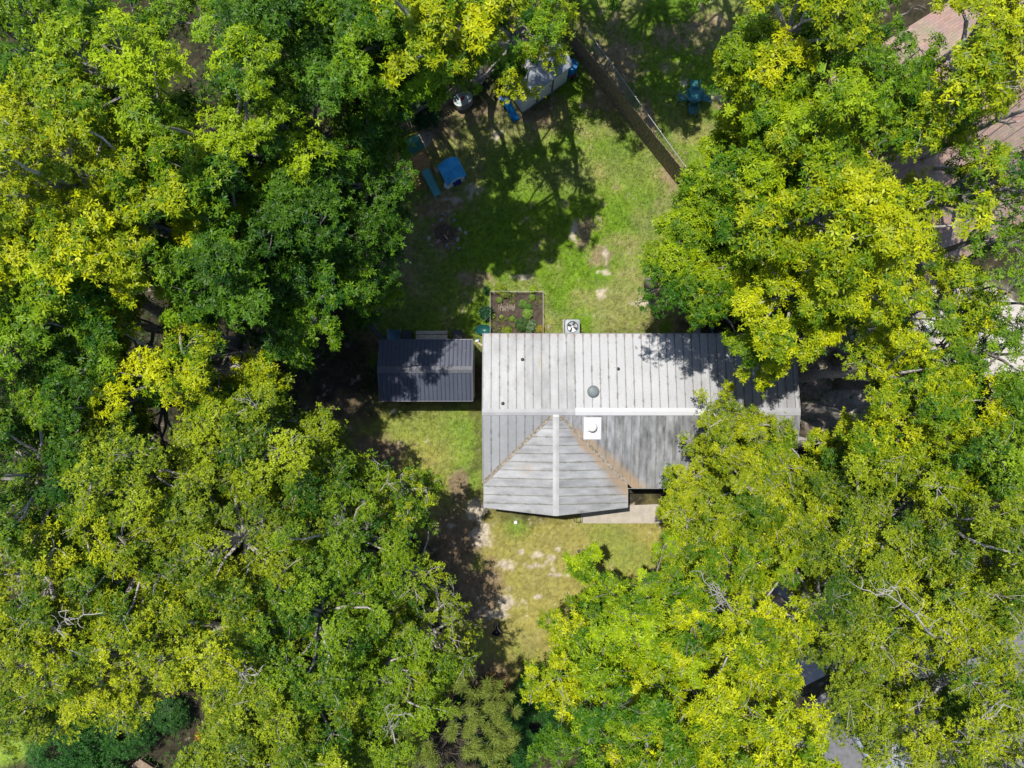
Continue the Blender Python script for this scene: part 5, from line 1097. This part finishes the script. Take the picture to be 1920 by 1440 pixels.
bare_tree('dead_tree', (1800, 1365), [(1800, 1368, 8), (1810, 1365, 12), (1835, 1350, 12.8)], .06, 'tangle of pale bare twigs near the bottom right', BARK_PALE, 12, 11, 1.1)
bare_tree('dead_tree', (735, 1370), [(735, 1368, 7), (732, 1355, 11), (740, 1340, 12)], .04, 'pale bare branch standing above the pine', BARK_PALE, 6, 12, .9)
bare_tree('dead_tree', (455, 1275), [(455, 1275, 9), (452, 1265, 13), (462, 1262, 13.4)], .04, 'pale bare branch above the lower left gap', BARK_PALE, 6, 13, .8)
bare_tree('dead_tree', (130, 1170), [(128, 1168, 9), (120, 1165, 13.5), (140, 1160, 14.)], .04, 'pale bare branch at the lower left edge', BARK_PALE, 7, 14, 1.0)

# ================================================================== PINE
def pine(px, py, rpx, zt):
    global rng
    rng = np.random.default_rng(55); zc = zt-2; x, y = W(px, py, zc); R = rpx/sc(zc); root = empty('pine_tree', (x*1.15, y*1.15, 0), 0, 'pine tree with long soft needles on the bottom edge', 'tree', 'trees around the yard'); O = np.array([x*1.15, y*1.15, 0])
    tk = MB().tube([(0, 0, -.1), (x-O[0], y-O[1], zt-1)], [.22, .06], 10); tk.build('trunk', BARK_DARK, root); n = 250
    rad = R*np.sqrt(rng.random(n)); a = rng.uniform(0, 2*np.pi, n); B = np.stack([x+rad*np.cos(a), y+rad*np.sin(a), zt-.4-1.2*rad+rng.normal(0, .3, n)], -1)
    B = B[~blocked(B, 12)]; lm = MB(); rr = random.Random(3); n = len(B)
    for b2 in B[::2]: limb(lm, Vector((x-O[0], y-O[1], b2[2]-.5-.3*np.hypot(b2[0]-x, b2[1]-y))), Vector(b2-O), .03, .012, rr, .05, 3, 5)
    lm.build('limbs', BARK_DARK, root); k = 170; d = rng.normal(0, 1, (n, k, 3)); d[..., 2] = np.abs(d[..., 2])*.9+.1; d /= np.linalg.norm(d, axis=2, keepdims=True); out = np.stack([np.cos(a[:n]), np.sin(a[:n]), a[:n]*0+.4], -1)
    P = np.repeat(B[:, None], k, 1)+rng.normal(0, .06, (n, k, 3)); L = rng.uniform(.20, .34, (n, k, 1)); s = np.cross(d, rng.normal(0, 1, (n, k, 3))); s /= np.linalg.norm(s, axis=2, keepdims=True); s *= .007
    Q = np.stack([P-s, P+s, P+d*L+s*.5, P+d*L-s*.5], 2).reshape(-1, 3)-O; t = rng.random((n*k, 1)); C = np.array([.12, .19, .03])*(1-t)+np.array([.44, .52, .10])*t
    link('crown', leafmesh('crown', Q, C), NEEDLE, root)
pine(810, 1435, 165, 11.0)
ac.scale = (.9, .9, 1)

# ================================================================== SHRUBS
sh_ = [(150, 1370, 2.2, 'dark green shrub at the lower left below the yellow oaks', (.01, .05, .008), (.05, .17, .02)), (260, 1350, 1.6, 'dark shrub left of the lower left gap', (.01, .05, .008), (.05, .15, .02)), (330, 1330, 1.0, 'low dark shrub inside the lower left gap', (.01, .05, .008), (.05, .14, .02)),
       (190, 1430, 1.8, 'dark shrub on the bottom edge left of the wooden steps', (.01, .055, .008), (.05, .17, .02)), (390, 1430, 1.5, 'light green shrub right of the wooden steps', (.06, .14, .02), (.2, .32, .05)), (1000, 1330, 1.9, 'dark glossy shrub right of the dead brown leaves', (.008, .04, .006), (.04, .14, .015)),
       (950, 1400, 1.5, 'dark glossy shrub between the pine and yellow trees', (.008, .04, .006), (.04, .14, .015)), (1070, 1340, 1.2, 'dark shrub under the left side of the lower yellow trees', (.01, .05, .02), (.04, .14, .04)), (880, 1330, 1.3, 'dark shrub below the dead brown leaves', (.01, .05, .02), (.04, .12, .03)),
       (800, 225, .8, 'dark weeds behind the left plank fence', (.008, .04, .01), (.02, .08, .02)), (1000, 1270, .9, 'green shrub at the lower tip of the front lawn', (.02, .09, .02), (.06, .2, .03))]
for px, py, rd, lb, dk_, lt in sh_: bush('shrub', px, py, .5, rd, rd*.9, lb, dk_, lt, n=int(900*rd*rd**.4), size=.13, cat='shrub', group='shrubs at the wood edge')
for px, py, rd, lb in ((925, 1285, .9, 'shrub of dead orange-brown leaves at the bottom of the front yard'), (850, 1305, .7, 'clump of rusty fallen foliage left of the dead brown shrub')):
    bush('dead_shrub', px, py, .2, rd, rd*.6, lb, (.05, .028, .014), (.20, .115, .045), n=int(200*rd), size=.15, cat='shrub')
bush('dead_shrub', 378, 1375, .2, .22, .4, 'small rust-red shrub in the lower left gap', (.12, .02, .01), (.4, .1, .04), n=60, size=.14, cat='shrub'); bush('dead_shrub', 384, 1395, .2, .25, .4, 'rust-red shrub just below the smaller red one', (.12, .02, .01), (.4, .1, .04), n=70, size=.14, cat='shrub')
# undergrowth on the wood floor
rng = np.random.default_rng(19); n = 42000; x = rng.uniform(-27, 27, n); y = rng.uniform(-21, 21, n); c_, lw_f, _s = ground_fields(x[None], y[None])
qx = 960+x*35.6; qy = 720-y*35.6; k = (lw_f[0] < .35) & (fbm(x, y, .7, 3) > .47) & ~((x > -2) & (x < 15) & (y > -7.5) & (y < 3.5)) & ~((qx > 1600) & (qy > 500) & (qy < 760)) & ~in_poly(x, y, gpoly([(1310, 1060), (1540, 1030), (1660, 1220), (2300, 860), (2400, 1200), (2000, 1700), (1380, 1560), (1500, 1330), (1340, 1200)])) & ~((x > 18) & (y > 5))
x, y = x[k], y[k]; n = len(x); h_ = rng.uniform(.05, .55, n)*fbm(x+3, y, .9, 2)*1.6; t = rng.random((n, 1))
Q, C = foliage(np.stack([x, y, h_], -1), np.array([[0, 0, 1.]])+rng.normal(0, .5, (n, 3)), rng.uniform(.07, .16, n), np.array([.012, .05, .008])*(1-t)+np.array([.08, .17, .02])*t, 4, .4)
o = link('undergrowth', leafmesh('undergrowth', Q, C), LEAF); tag(o, 'low green undergrowth covering the shaded wood floor', 'undergrowth', kind='stuff')
# fallen leaves and twigs on the ground
rng = np.random.default_rng(9); n = 5200; x = rng.uniform(-11, 12, n); y = rng.uniform(-16, 20, n); k = rng.random(n) < fbm(x, y, .4, 2)*1.2; x, y = x[k], y[k]; inh = (x > -1.2) & (x < 13.6) & (y > -5.7) & (y < 2.2) | (x > -6.5) & (x < -2) & (y > -.8) & (y < 2.1); x, y = x[~inh], y[~inh]; n = len(x)
rx_ = rng.uniform(-1.2, 13.5, 700); ry_ = rng.uniform(-5.9, 2.3, 700); kk = (rng.random(700) < np.clip(.08+.09*rx_/2+np.exp(-(np.abs(np.abs(rx_-GX)-(YR-ry_))/.25)**2), 0, 1)) & ((ry_ > -5.0) | (rx_ < 5.5)); rx_, ry_ = rx_[kk], ry_[kk]
rz_ = np.maximum(ZR-np.abs(ry_-YR)*SL, np.where((ry_ < YR) & (rx_ < 5.6), ZR-np.abs(rx_-GX)*SL, 0))+.035
qx_ = rng.uniform(-6.4, -2.1, 45); qy_ = rng.uniform(-.7, 2.0, 45); qz_ = SZR-np.abs(qy_-SR)*.36+.05
P = np.concatenate([np.stack([x, y, np.full(n, .05)], -1), np.stack([rx_, ry_, rz_], -1), np.stack([qx_, qy_, qz_], -1)]); n = len(P); t = rng.random((n, 1)); Q, C = foliage(P, np.array([[0, 0, 1.]])+rng.normal(0, .2, (n, 3)), rng.uniform(.03, .06, n), np.array([.22, .13, .05])*(1-t)+np.array([.5, .42, .22])*t, 1, .6)
o = link('fallen_leaves', leafmesh('fallen_leaves', Q, C), LEAF); tag(o, 'dry fallen leaves scattered over the yard', 'leaves', kind='stuff')
print('TREES', len(TREES), 'faces', sum(len(o.data.polygons) for o in SC.objects if o.type == 'MESH'))
